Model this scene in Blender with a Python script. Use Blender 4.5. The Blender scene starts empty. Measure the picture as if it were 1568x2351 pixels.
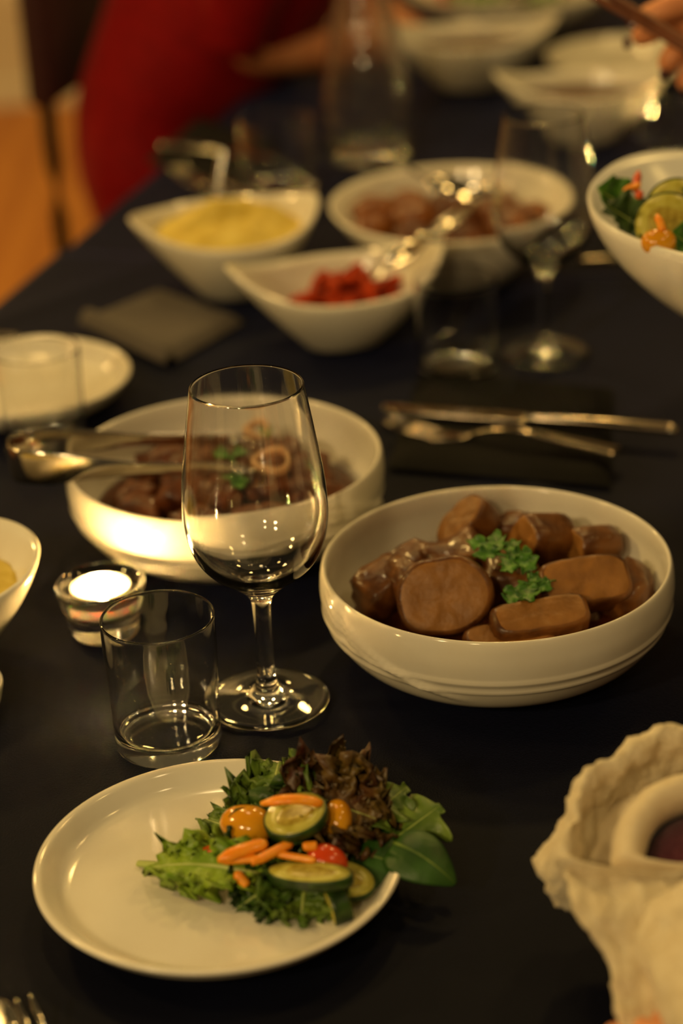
import bpy, bmesh, math, random
from mathutils import Vector, Matrix, noise, Quaternion

C = bpy.context.scene.collection
S = bpy.context.scene
rnd = random.Random(7)
V = Vector

# ------------------------------------------------------------------ camera
cam_d = bpy.data.cameras.new('camera')
cam = bpy.data.objects.new('camera', cam_d); C.objects.link(cam)
pitch, roll = math.radians(25.3), 0.05
fw = V((0, math.cos(pitch), -math.sin(pitch)))
r0, u0 = V((1, 0, 0)), V((0, math.sin(pitch), math.cos(pitch)))
rr = math.cos(roll)*r0 - math.sin(roll)*u0
uu = math.sin(roll)*r0 + math.cos(roll)*u0
M = Matrix((rr, uu, -fw)).transposed().to_4x4()
M.translation = V((0, 0, 1.40))
cam.matrix_world = M
cam_d.sensor_fit = 'VERTICAL'; cam_d.sensor_height = 24.0; cam_d.sensor_width = 16.0
cam_d.lens = 4800.0*24.0/2351.0
cam_d.clip_start = 0.05
cam_d.dof.use_dof = True
cam_d.dof.focus_distance = 1.195
cam_d.dof.aperture_fstop = 2.25
S.camera = cam
S.cycles.sample_clamp_indirect = 0.0
S.cycles.blur_glossy = 0.2

# ------------------------------------------------------------------ world and lights
W = bpy.data.worlds.new('world'); S.world = W; W.use_nodes = True
W.node_tree.nodes['Background'].inputs[0].default_value = (1.0, 0.70, 0.28, 1)
W.node_tree.nodes['Background'].inputs[1].default_value = 0.055

def area(name, loc, target, size, power, col):
    d = bpy.data.lights.new(name, 'AREA'); d.shape = 'DISK'; d.size = size; d.energy = power; d.color = col
    o = bpy.data.objects.new(name, d); C.objects.link(o); o.location = loc
    o.rotation_euler = (V(target)-V(loc)).to_track_quat('-Z', 'Y').to_euler()
    return o
T0 = .75
WARM = (1.0, 0.64, 0.19); NEUT = (1.0, 0.71, 0.32)
for loc, tgt, size, pw, col in (
        ((-1.25, -.45, 1.95), (0, 1.3, T0), .18, 9.0, NEUT), ((-.60, -.90, 2.05), (.1, 1.3, T0), .18, 5.0, NEUT), ((-1.65, 1.25, 2.10), (0, 1.3, T0), .18, 7.0, WARM),
        ((.30, 3.20, 2.50), (.1, 1.9, T0), .18, 5.5, WARM), ((-.60, 2.75, 2.50), (0, 1.6, T0), .18, 4.0, WARM), ((.95, 2.40, 2.50), (.2, 1.7, T0), .18, 3.5, WARM),
        ((1.25, 1.25, 2.50), (.2, 1.2, T0), .18, 1.5, WARM), ((-.20, 1.90, 2.55), (-.1, 1.8, T0), .18, 1.6, NEUT), ((.75, .25, 2.50), (.1, 1.1, T0), .18, 1.5, NEUT)):
    area('ceiling_spot_light', loc, tgt, size, pw, col)
area('ceiling_lamp_light', (-2.0, 4.0, 2.5), (-1.0, 4.6, 0), .3, 30, WARM)
S.view_settings.view_transform = 'Standard'
S.view_settings.look = 'None'
S.view_settings.gamma = 1.0
S.view_settings.use_curve_mapping = False
S.view_settings.exposure = 0.52

# ------------------------------------------------------------------ materials
def lin(c):
    return tuple(((x/255)/12.92 if x/255 <= .04045 else ((x/255+.055)/1.055)**2.4) for x in c)
def mat(name, c1, c2=None, rough=.5, scale=60, metal=0, spec=.5, trans=0, ior=1.45, sss=0, sheen=0, bump=0, bscale=None,
        coat=0, detail=4, stops=(.35, .65), wave=None, sss_r=(.01, .005, .003), tint=None):
    m = bpy.data.materials.new(name); m.use_nodes = True
    nt = m.node_tree; p = nt.nodes['Principled BSDF']; L = nt.links
    p.inputs['Roughness'].default_value = rough; p.inputs['Metallic'].default_value = metal
    p.inputs['Specular IOR Level'].default_value = spec; p.inputs['IOR'].default_value = ior
    p.inputs['Transmission Weight'].default_value = trans
    p.inputs['Coat Weight'].default_value = coat; p.inputs['Coat Roughness'].default_value = .08
    p.inputs['Sheen Weight'].default_value = sheen; p.inputs['Sheen Roughness'].default_value = .4
    if tint: p.inputs['Sheen Tint'].default_value = (*tint, 1)
    if sss:
        p.inputs['Subsurface Weight'].default_value = sss
        p.inputs['Subsurface Radius'].default_value = sss_r; p.inputs['Subsurface Scale'].default_value = 1.0
    p.inputs['Base Color'].default_value = (*c1, 1)
    tc = nt.nodes.new('ShaderNodeTexCoord')
    if c2 is not None:
        if wave:
            t = nt.nodes.new('ShaderNodeTexWave'); t.inputs['Scale'].default_value = scale
            t.inputs['Distortion'].default_value = wave; t.inputs['Detail'].default_value = 2
        else:
            t = nt.nodes.new('ShaderNodeTexNoise'); t.inputs['Scale'].default_value = scale; t.inputs['Detail'].default_value = detail
        L.new(tc.outputs['Object'], t.inputs['Vector'])
        r = nt.nodes.new('ShaderNodeValToRGB')
        r.color_ramp.elements[0].position, r.color_ramp.elements[1].position = stops
        r.color_ramp.elements[0].color = (*c1, 1); r.color_ramp.elements[1].color = (*c2, 1)
        L.new(t.outputs['Fac' if not wave else 'Fac'], r.inputs['Fac']); L.new(r.outputs['Color'], p.inputs['Base Color'])
    if bump:
        b = nt.nodes.new('ShaderNodeTexNoise'); b.inputs['Scale'].default_value = bscale or scale; b.inputs['Detail'].default_value = 5
        L.new(tc.outputs['Object'], b.inputs['Vector'])
        bp = nt.nodes.new('ShaderNodeBump'); bp.inputs['Strength'].default_value = bump; bp.inputs['Distance'].default_value = .002
        L.new(b.outputs['Fac'], bp.inputs['Height']); L.new(bp.outputs['Normal'], p.inputs['Normal'])
    return m
M_ = {}
M_['glass'] = mat('clear_glass', (1, 1, 1), rough=.045, trans=1, ior=1.5)
M_['hammered'] = mat('hammered_glass', (1, 1, 1), rough=.14, trans=1, ior=1.5)
M_['china'] = mat('cream_china', (.80, .76, .66), (.76, .71, .60), rough=.10, scale=25, spec=.5)
M_['chinab'] = mat('white_china', (.80, .79, .76), (.77, .75, .71), rough=.2, scale=25, spec=.5)
M_['cloth'] = mat('navy_cloth', (.0016, .0019, .0042), (.0026, .0031, .0064), rough=.5, scale=700, spec=.06, sheen=.20, tint=(.22, .26, .75), bump=.25, bscale=900)
M_['napkin'] = mat('black_napkin', (.0035, .0032, .004), (.006, .0055, .006), rough=.8, scale=500, spec=.15, bump=.3, bscale=700)
M_['napkin2'] = mat('grey_napkin', (.085, .072, .064), (.11, .094, .084), rough=.75, scale=400, spec=.2, sheen=.1, bump=.3, bscale=600)
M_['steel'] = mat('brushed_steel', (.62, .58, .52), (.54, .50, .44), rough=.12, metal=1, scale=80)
M_['steel2'] = mat('steel_dim_reflection', (.34, .28, .22), (.28, .23, .18), rough=.14, metal=1, scale=80)  # same steel, the dim brown reflection of the room put into its colour
M_['alu'] = mat('aluminium', (.8, .78, .74), (.7, .68, .64), rough=.3, metal=1, scale=80)
M_['wax'] = mat('candle_wax', (.9, .85, .74), (.86, .80, .68), rough=.35, scale=40, sss=.5)
M_['meat'] = mat('braised_meat', lin((72, 36, 10)), lin((128, 80, 34)), rough=.34, scale=55, bump=.5, bscale=160, spec=.5, coat=.25)
M_['meatcut'] = mat('meat_cut', lin((128, 84, 34)), lin((152, 104, 50)), rough=.45, scale=70, bump=.35, bscale=220, spec=.4)
M_['stew'] = mat('dark_stew_meat', lin((62, 26, 8)), lin((116, 62, 26)), rough=.45, scale=60, bump=.8, bscale=150, coat=.12, spec=.35)
M_['sauce'] = mat('brown_sauce', lin((58, 26, 10)), lin((90, 44, 18)), rough=.12, scale=40, bump=.2, bscale=60)
M_['mash'] = mat('mashed_potato', lin((200, 172, 58)), lin((222, 200, 96)), rough=.55, scale=70, bump=.5, bscale=120, sss=.1)
M_['carrot'] = mat('carrot_orange', lin((252, 142, 16)), lin((255, 166, 40)), rough=.35, scale=150, sss=.1, coat=.2)
M_['carrotred'] = mat('carrot_red', lin((205, 66, 14)), lin((225, 92, 22)), rough=.35, scale=120, coat=.2)
M_['roast'] = mat('roast_carrot', lin((100, 14, 1)), lin((190, 62, 3)), rough=.6, scale=80, coat=0, spec=.2)
M_['potato'] = mat('roast_potato', lin((96, 48, 10)), lin((150, 86, 24)), rough=.4, scale=50, bump=.4, bscale=130, coat=.2)
M_['ytom'] = mat('yellow_tomato', lin((216, 142, 14)), lin((226, 160, 28)), rough=.16, scale=40, sss=.15, coat=.3)
M_['rtom'] = mat('red_tomato', lin((205, 60, 18)), lin((222, 84, 28)), rough=.2, scale=60, sss=.15, coat=.3)
M_['cucskin'] = mat('cucumber_skin', lin((20, 42, 12)), lin((46, 74, 22)), rough=.35, scale=160)
M_['cuc'] = mat('cucumber_flesh', lin((176, 166, 62)), lin((196, 190, 92)), rough=.3, scale=160, sss=.15)
M_['cucseed'] = mat('cucumber_seed_core', lin((148, 128, 40)), lin((186, 170, 74)), rough=.25, scale=260, sss=.15)
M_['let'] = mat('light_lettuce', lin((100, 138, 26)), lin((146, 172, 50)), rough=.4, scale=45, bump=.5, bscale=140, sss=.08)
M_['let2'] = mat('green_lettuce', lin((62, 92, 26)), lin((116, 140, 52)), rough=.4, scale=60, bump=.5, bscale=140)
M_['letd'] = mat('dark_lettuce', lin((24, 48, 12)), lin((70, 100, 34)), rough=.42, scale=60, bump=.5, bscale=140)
M_['oak'] = mat('red_oak_lettuce', lin((66, 30, 14)), lin((104, 86, 34)), rough=.4, scale=45, bump=.5, bscale=140)
M_['spin'] = mat('spinach_green', lin((30, 62, 14)), lin((52, 92, 26)), rough=.45, scale=40, bump=.4, bscale=120)
M_['rib'] = mat('lettuce_rib', lin((150, 170, 78)), lin((190, 200, 120)), rough=.35, scale=60, sss=.1)
M_['cil'] = mat('cilantro_green', lin((30, 78, 12)), lin((80, 132, 34)), rough=.4, scale=120, bump=.3)
M_['onion'] = mat('onion_ring', lin((190, 150, 110)), lin((214, 176, 130)), rough=.25, scale=60, sss=.2)
M_['skin'] = mat('skin', lin((214, 138, 92)), lin((226, 154, 106)), rough=.45, scale=30, sss=.1)
M_['nail'] = mat('dark_red_nail', lin((70, 8, 20)), rough=.15, coat=.5)
M_['red'] = mat('red_dress', (.20, .0015, .003), (.27, .002, .004), rough=.75, scale=60, spec=.2, sheen=.05, bump=.4, bscale=14)
M_['hair'] = mat('brown_hair', (.03, .016, .008), (.05, .028, .014), rough=.5, scale=90)
M_['fleece'] = mat('cream_fleece', (.80, .70, .50), (.70, .59, .39), rough=.9, scale=130, spec=.1, sheen=.3, bump=.9, bscale=420)
M_['lining'] = mat('cream_lining', (.80, .69, .49), (.76, .64, .44), rough=.85, scale=160, spec=.1, sheen=.3, bump=.3, bscale=600)
M_['purple'] = mat('purple_knit', (.070, .018, .030), (.105, .030, .046), rough=.85, scale=300, spec=.1, sheen=.1, bump=.8, bscale=700)
M_['stick'] = mat('brown_wood', lin((92, 46, 16)), lin((128, 70, 28)), rough=.35, scale=30)
M_['floor'] = mat('orange_wood_floor', lin((176, 108, 34)), lin((190, 122, 44)), rough=.45, scale=3.0, wave=3)
M_['wall'] = mat('beige_wall', (.62, .55, .42), (.66, .58, .45), rough=.9, scale=6)
M_['base'] = mat('white_trim', (.7, .64, .52), rough=.5)
M_['maroon'] = mat('dark_maroon_seat', (.035, .008, .010), (.05, .012, .014), rough=.7, scale=60, sheen=.05)
M_['black'] = mat('dark_metal', (.030, .022, .014), rough=.45, metal=.3)
M_['wood'] = mat('table_wood', (.10, .055, .025), (.14, .08, .035), rough=.5, scale=8)
M_['wick'] = mat('wick', (.02, .015, .01), rough=.9)
fm = bpy.data.materials.new('flame'); fm.use_nodes = True
p_ = fm.node_tree.nodes['Principled BSDF']; p_.inputs['Base Color'].default_value = (0, 0, 0, 1)
p_.inputs['Emission Color'].default_value = (1.0, .62, .20, 1); p_.inputs['Emission Strength'].default_value = 1150
M_['flame'] = fm

# ------------------------------------------------------------------ helpers
def obj(name, vf, m, parent=None, smooth=True, loc=None):
    me = bpy.data.meshes.new(name); me.from_pydata([tuple(v) for v in vf[0]], [], vf[1]); me.update()
    if smooth: me.polygons.foreach_set('use_smooth', [True]*len(me.polygons))
    ms = m if isinstance(m, (list, tuple)) else [m]
    for x in ms: me.materials.append(M_[x] if isinstance(x, str) else x)
    if len(vf) > 2: me.polygons.foreach_set('material_index', vf[2])
    o = bpy.data.objects.new(name, me); C.objects.link(o)
    if parent: o.parent = parent
    if loc is not None: o.location = loc
    return o
def thing(name, label, cat, loc=(0, 0, 0), rz=0, group=None):
    o = bpy.data.objects.new(name, None); C.objects.link(o); o.empty_display_size = .02
    o.location = loc; o.rotation_euler = (0, 0, rz)
    return tag(o, label, cat, group)
def tag(o, label, cat, group=None):
    o['label'] = label; o['category'] = cat
    if group: o['group'] = group
    return o
def copy_tree(o, loc, rz=None, label=None):
    r = o.copy(); C.objects.link(r); r.location = loc
    if rz is not None: r.rotation_euler = (0, 0, rz)
    if label: r['label'] = label
    for ch in o.children:
        c = ch.copy(); C.objects.link(c); c.parent = r
        for g in ch.children:
            d = g.copy(); C.objects.link(d); d.parent = c
    return r
def join(*vfs):
    vs, fs = [], []
    for v, f in vfs:
        b = len(vs); vs += list(v); fs += [tuple(i+b for i in q) for q in f]
    return vs, fs
def xf(vf, m):
    return [m @ V(v) for v in vf[0]], vf[1]
def frame(loc, z, x=(1, 0, 0)):
    z = V(z).normalized(); x = V(x); x = (x - z*x.dot(z)).normalized(); y = z.cross(x)
    m = Matrix((x, y, z)).transposed().to_4x4(); m.translation = V(loc); return m
def spline(pts, n=6):
    out = []
    P = [V(p).to_3d() if len(p) == 3 else V((p[0], p[1], 0)) for p in pts]
    for i in range(len(P)-1):
        a, b, c, d = P[max(i-1, 0)], P[i], P[i+1], P[min(i+2, len(P)-1)]
        for k in range(n):
            t = k/n
            out.append(.5*((2*b)+(c-a)*t+(2*a-5*b+4*c-d)*t*t+(-a+3*b-3*c+d)*t**3))
    out.append(P[-1]); return out
def lathe(prof, seg=64, smooth_n=4, fn=None, closed=True):
    pr = spline(prof, smooth_n) if smooth_n > 1 else [V((p[0], p[1], 0)) for p in prof]
    vs, fs, rows = [], [], []
    for p in pr:
        r, z = max(p.x, 0), p.y
        if r < 1e-5: rows.append([len(vs)]); vs.append(V((0, 0, z)))
        else:
            row = []
            for k in range(seg):
                a = 2*math.pi*k/seg; q = r, z
                if fn: q = fn(r, z, a)
                row.append(len(vs)); vs.append(V((q[0]*math.cos(a), q[0]*math.sin(a), q[1])))
            rows.append(row)
    for A, B in zip(rows, rows[1:]):
        if len(A) == 1 and len(B) == 1: continue
        for k in range(seg):
            k2 = (k+1) % seg
            if len(A) == 1: fs.append((A[0], B[k2], B[k]))
            elif len(B) == 1: fs.append((A[k], A[k2], B[0]))
            else: fs.append((A[k], A[k2], B[k2], B[k]))
    return vs, fs
def sweep(path, rad, seg=10, up=(0, 0, 1), n=6, ref=None):
    """tube along a smoothed path; rad is a number, (half-width, half-height) or a function of t giving either"""
    P = spline(path, n) if n > 1 else [V(p) for p in path]
    vs, fs = [], []; up = V(up); N = len(P)
    for i, p in enumerate(P):
        t = (P[min(i+1, N-1)]-P[max(i-1, 0)]).normalized()
        s = t.cross(up)
        s = s.normalized() if s.length > 1e-4 else V((1, 0, 0))
        w = s.cross(t)
        r = rad(i/(N-1)) if callable(rad) else rad
        a, b = r if isinstance(r, tuple) else (r, r)
        for k in range(seg):
            q = 2*math.pi*k/seg
            vs.append(p+s*(a*math.cos(q))+w*(b*math.sin(q)))
    for i in range(N-1):
        for k in range(seg):
            k2 = (k+1) % seg
            fs.append((i*seg+k, i*seg+k2, (i+1)*seg+k2, (i+1)*seg+k))
    fs.append(tuple(range(seg))[::-1]); fs.append(tuple((N-1)*seg+k for k in range(seg)))
    return vs, fs
_ico = {}
def ico(sub):
    if sub not in _ico:
        b = bmesh.new(); bmesh.ops.create_icosphere(b, subdivisions=sub, radius=1)
        _ico[sub] = ([v.co.copy() for v in b.verts], [tuple(v.index for v in f.verts) for f in b.faces]); b.free()
    return _ico[sub]
def blob(size, seed=0, e=.75, amp=.12, freq=1.6, sub=3, amp2=.03):
    vs, fs = ico(sub); out = []; o = V((seed*3.7, seed*1.3, seed*7.1))
    for v in vs:
        q = V([math.copysign(abs(c)**e, c) for c in v])
        d = 1+amp*noise.noise(v*freq+o)+amp2*noise.noise(v*freq*4+o)
        out.append(V((q.x*size[0], q.y*size[1], q.z*size[2]))*d)
    return out, fs
def slab(rfn, t, bev=.12, rings=5, seg=40, seed=0, bumpa=.0006, dome=0.0):
    """a cut slice: an outline rfn(angle) with a rounded edge and a slightly uneven face; material 0 side, 1 faces"""
    prof = [(0, 0)]+[(k/rings*(1-bev), 0) for k in range(1, rings+1)]+[(1-bev*.3, t*.06), (1, t*.25), (1, t*.75), (1-bev*.3, t*.94)] \
        + [(k/rings*(1-bev), t) for k in range(rings, 0, -1)]+[(0, t)]
    vs, fs, mi, rows = [], [], [], []
    for s, z in prof:
        n = 1 if s == 0 else seg; row = []
        for k in range(n):
            a = 2*math.pi*k/seg; r = rfn(a)*s
            p = V((r*math.cos(a), r*math.sin(a), z-t/2))
            if z == t: p.z += dome*(1-s*s)
            p.z += bumpa*noise.noise(V((p.x*150+seed*5, p.y*150, z*200)))
            row.append(len(vs)); vs.append(p)
        rows.append(row)
    for j, (A, B) in enumerate(zip(rows, rows[1:])):
        face = 1 if (j < rings or j >= len(rows)-1-rings) else 0
        for k in range(seg):
            k2 = (k+1) % seg
            if len(A) == 1: fs.append((A[0], B[k2], B[k]))
            elif len(B) == 1: fs.append((A[k], A[k2], B[0]))
            else: fs.append((A[k], A[k2], B[k2], B[k]))
            mi.append(face)
    return vs, fs, mi
def leaf(base, tip, width, up=(0, 0, 1), nu=44, nv=12, shape=None, lobes=0, lamp=0, ruf=0, rfreq=5, curl=0, cup=0, seed=0, fine=0, twist=0):
    base, tip = V(base), V(tip); d = tip-base; L = d.length; d.normalize()
    n = V(up); n = (n-d*n.dot(d)).normalized(); s = d.cross(n)
    shape = shape or (lambda u: math.sin(math.pi*min(1, u*.93+.05))**.7)
    vs, fs, mid = [], [], []
    for i in range(nu+1):
        u = i/nu; w = width*shape(u)
        tw = twist*u
        for j in range(-nv, nv+1):
            v = j/nv; av = abs(v)
            sg = 1 if v > 0 else -1
            ww = w*(1+lamp*av*math.sin(2*math.pi*lobes*u+sg*.6+seed)) if lobes else w
            e = av**2
            z = curl*4*u*(1-u)+cup*e*w
            ph = seed*1.7+sg*1.1
            z += ruf*width*av**1.6*(math.sin(2*math.pi*rfreq*u+ph)+.6*math.sin(2*math.pi*rfreq*2.3*u+2*ph+2*v))
            z += fine*av**2*noise.noise(V((u*26+seed, v*7, seed*2.0)))
            du = ruf*width*.5*av**2*math.cos(2*math.pi*rfreq*1.4*u+ph)+fine*av*noise.noise(V((u*22, v*9+seed, 3.3)))
            lat = v*ww*(1-.25*min(1, abs(cup))*e)
            p = base+d*(u*L+du)+s*(lat*math.cos(tw))+n*(z+lat*math.sin(tw))
            if j == 0: mid.append(p-n*.0002)
            vs.append(p)
    m = 2*nv+1
    for i in range(nu):
        for j in range(m-1):
            fs.append((i*m+j, i*m+j+1, (i+1)*m+j+1, (i+1)*m+j))
    return (vs, fs), mid
def add_leaf(name, label, cat, m, base, tip, width, rib='rib', ribr=.0012, group=None, parent=None, **k):
    vf, mid = leaf(base, tip, width, **k)
    c = sum(vf[0], V())/len(vf[0])
    o = obj(name, ([v-c for v in vf[0]], vf[1]), m, parent, loc=c if not parent else None)
    if parent: o.location = c-parent.location
    so = o.modifiers.new('solid', 'SOLIDIFY'); so.thickness = .0005
    if label: tag(o, label, cat, group)
    if rib:
        pts = [p-c for p in mid[::4]]
        obj('leaf_rib', sweep(pts, lambda t: ribr*(1.05-.85*t), seg=6, n=2), rib, o)
    return o
def skin_obj(name, joints, edges, m, parent=None, sub=2):
    """one continuous body grown over a skeleton: joints = {key: ((x,y,z), radius or (rx,ry))}"""
    keys = list(joints); me = bpy.data.meshes.new(name)
    me.from_pydata([joints[k][0] for k in keys], [(keys.index(a), keys.index(b)) for a, b in edges], [])
    o = bpy.data.objects.new(name, me); C.objects.link(o); me.materials.append(M_[m])
    sk = o.modifiers.new('skin', 'SKIN'); sk.use_smooth_shade = True
    ss = o.modifiers.new('sub', 'SUBSURF'); ss.levels = ss.render_levels = sub
    for i, k in enumerate(keys):
        r = joints[k][1]; me.skin_vertices[0].data[i].radius = r if isinstance(r, tuple) else (r, r)
    me.skin_vertices[0].data[0].use_root = True
    if parent: o.parent = parent
    return o
def struct(o):
    o['kind'] = 'structure'; return o
def boxvf(lo, hi):
    x0, y0, z0 = lo; x1, y1, z1 = hi
    v = [(x0, y0, z0), (x1, y0, z0), (x1, y1, z0), (x0, y1, z0), (x0, y0, z1), (x1, y0, z1), (x1, y1, z1), (x0, y1, z1)]
    return [V(q) for q in v], [(0, 3, 2, 1), (4, 5, 6, 7), (0, 1, 5, 4), (1, 2, 6, 5), (2, 3, 7, 6), (3, 0, 4, 7)]
def bevel(o, w, n=2):
    b = o.modifiers.new('bevel', 'BEVEL'); b.width = w; b.segments = n; b.limit_method = 'ANGLE'; return o
T = .75

# ------------------------------------------------------------------ room
struct(obj('floor', boxvf((-3.2, -2.2, -.05), (3.2, 5.7, 0)), 'floor', smooth=False))
struct(obj('wall_back', boxvf((-3.2, 5.66, 0), (3.2, 5.8, 2.7)), 'wall', smooth=False))
struct(obj('wall_left', boxvf((-3.3, -2.2, 0), (-3.2, 5.8, 2.7)), 'wall', smooth=False))
struct(bevel(obj('baseboard_back', boxvf((-3.2, 5.645, 0), (3.2, 5.66, .07)), 'base', smooth=False), .004))
w_ = thing('wall_socket', 'round white wall socket low on the beige wall behind the chair', 'socket', (-.80, 5.66, .295))
obj('cover_plate', xf(lathe([(0, 0), (.030, 0), (.034, .004), (.032, .009), (.024, .011), (0, .010)], 32, 3), Matrix.Rotation(math.pi/2, 4, 'X')), 'base', w_)

# table: dark wooden top on legs, two navy cloths lapping over each other across it
ux, uy = V((.2757, .9612, 0)), V((.9612, -.2757, 0))        # along the table, across it
E0 = V((-.3126, 1.8804, 0))                                 # a point of the left edge
def tp(s, w, z=0.0): q = E0+ux*s+uy*w; return V((q.x, q.y, z))
TW = 1.05; S0, S1 = -1.3, 2.3
tb = thing('dining_table', 'long dining table hidden under the navy tablecloths', 'table', tp(0, TW/2, 0))
def tboard(s0, s1, w0, w1, z0, z1):
    vs = [tp(s, w, z)-tb.location for z in (z0, z1) for s, w in ((s0, w0), (s1, w0), (s1, w1), (s0, w1))]
    return vs, [(0, 1, 2, 3), (7, 6, 5, 4), (0, 4, 5, 1), (1, 5, 6, 2), (2, 6, 7, 3), (3, 7, 4, 0)]
obj('tabletop', tboard(S0+.02, S1-.02, .07, TW-.02, .715, .742), 'wood', tb, smooth=False)
for s, w in ((S0+.1, .1), (S0+.1, TW-.16), (S1-.16, .1), (S1-.16, TW-.16)):
    obj('leg', tboard(s, s+.06, w, w+.06, 0, .715), 'wood', tb, smooth=False)
def cloth(s0, s1, lift, name, label, seed, ov0, ov1):
    """a tablecloth: flat on top with faint folds, hanging down at the sides (and at an end if ov)"""
    drop = .090; outk = .008 if lift == 0 else .006
    ws = [-drop+i*.022 for i in range(3)]+[-.03, -.015, -.006, 0, .006, .015]+[.03+i*(TW-.06)/70 for i in range(71)]+[TW-.015, TW-.006, TW, TW+.006, TW+.015, TW+.03]+[TW+.046+i*.022 for i in range(3)]
    n = int((s1-s0)/.016)
    ss = [s0+(s1-s0)*i/n for i in range(n+1)]
    vs, fs = [], []
    for s in ss:
        for w in ws:
            a = -w if w < 0 else (w-TW if w > TW else 0)
            wc = min(max(w, 0), TW)
            z = T+lift
            q = V((s*2.2, wc*2.2, seed))
            f = noise.noise(V((s*5+wc*9, wc*3-s*2, seed)))
            z += -.0030+.0010*f+.0026*max(0, math.sin((wc*1.0-s*.35)*38+3*noise.noise(q)))**6*min(1, max(0, noise.noise(q*1.3+V((9, 2, 0)))*2.5))
            z = min(z, T+lift+.0004)
            if a > 0:
                out = min(a, .012)*(.6 if lift == 0 else .3)+outk*math.sin(s*16)*min(1, a/.15)+.012*min(1, a/.1)
                w2 = -out if w < 0 else TW+out; zz = z-max(0, a-.004)
                vs.append(tp(s, w2, zz))
            else: vs.append(tp(s, w, z))
    m = len(ws)
    for i in range(len(ss)-1):
        for j in range(m-1): fs.append((i*m+j, i*m+j+1, (i+1)*m+j+1, (i+1)*m+j))
    o = obj(name, (vs, fs), 'cloth')
    so = o.modifiers.new('solid', 'SOLIDIFY'); so.thickness = .0012; so.offset = -1
    tag(o, label, 'tablecloth'); return o
cloth(S0, .16, 0, 'tablecloth', 'dark navy tablecloth on the near half of the table under the salad plate', 1.0, 1, 0)
cloth(.14, S1, -.0026, 'tablecloth', 'dark navy tablecloth on the far half of the table, lapping under the near one', 1.0, 0, 1)

# ------------------------------------------------------------------ china
def round_bowl(name, label, R, H, loc, rz=0, ridges=True):
    t = thing(name, label, 'bowl', loc, rz)
    k, h = R/.11, H/.065
    prof = [(0, .0030), (.060, .0030), (.066, .0006), (.071, .0), (.0735, .003), (.0845, .0075), (.0955, .0150), (.1035, .0250), (.1085, .0360),
            (.1106, .0475), (.1104, .0570), (.1093, .0630), (.1078, .0650), (.1060, .0636), (.1053, .058), (.1054, .048), (.1035, .0370), (.0985, .0265), (.0905, .0170), (.078, .0105), (.05, .0085), (0, .008)]
    prof = [(r*k, z*h) for r, z in prof]
    def fn(r, z, a):
        if not ridges or r < .075*k: return r, z
        q = z/h
        outer = r > .0735*k and r >= _outer(z/h)*k-.0016
        if not outer: return r, z
        b = 0
        g = lambda d, w: math.exp(-(d/w)**2)
        b += .0014*g(q-.0370, .0015)+.0013*g(q-.0300, .0013)
        c = (a-math.radians(212)+math.pi) % (2*math.pi)-math.pi
        for s0, s1, st in ((.050, -.034, -.05), (.040, -.030, .12), (.062, -.045, -.2)):
            if -.35 < c < .8: b += .0017*g(q-(s0+s1*(c-st)), .0016)*min(1, (c+.35)*6)*min(1, (.8-c)*3)
        if -.16 < c < .02: b -= .0022*g(c+.07, .03)*min(1, max(0, (q-.03)*80))
        return r+b, z
    op = spline([p for p in prof[4:11]], 8)
    def _outer(q):
        for a_, b_ in zip(op, op[1:]):
            if a_.y/h <= q <= b_.y/h: return (a_.x+(b_.x-a_.x)*(q*h-a_.y)/max(1e-9, b_.y-a_.y))/k
        return 9 if q < .003 else .1097
    obj('bowl_body', lathe(prof, 160, 7, fn), 'china', t)
    return t
P_E = V((0.0942, 1.1591, 0.8150)); P_E.z = T
P_F = V((-0.0799, 1.3423, 0.8150)); P_F.z = T
bowl_e = round_bowl('serving_bowl', 'round cream serving bowl of sliced meat with ridged outside, beside the wine glass', .1095, .065, P_E)
bowl_f = round_bowl('serving_bowl', 'round cream serving bowl of dark stew lit by the candle, tongs across its rim', .1110, .065, P_F, 1.9)

P_P = V((-0.0737, 0.9196, 0.7680)); P_P.z = T
def plate(name, label, R, loc, H=.018):
    t = thing(name, label, 'plate', loc)
    k, h = R/.0975, H/.018
    prof = [(0, .0022), (.060, .0022), (.066, .0004), (.070, 0), (.074, .0010), (.083, .0040), (.0905, .0085), (.0955, .0140), (.0975, .0165), (.0970, .0180), (.0950, .0184),
            (.0925, .0172), (.0890, .0135), (.0855, .0098), (.0815, .0078), (.074, .0066), (.05, .0060), (0, .0058)]
    obj('plate_body', lathe([(r*k, z*h) for r, z in prof], 128, 6), 'china', t)
    return t
plate('salad_plate', 'round cream plate with raised lip holding the salad, nearest the camera', .0975, P_P)
pg = V((-0.2601, 1.6251, 0.7680)); pg.z = T
plate('side_plate', 'pale plate behind the water tumbler, its lip catching a round highlight', .091, pg, .022)

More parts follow.
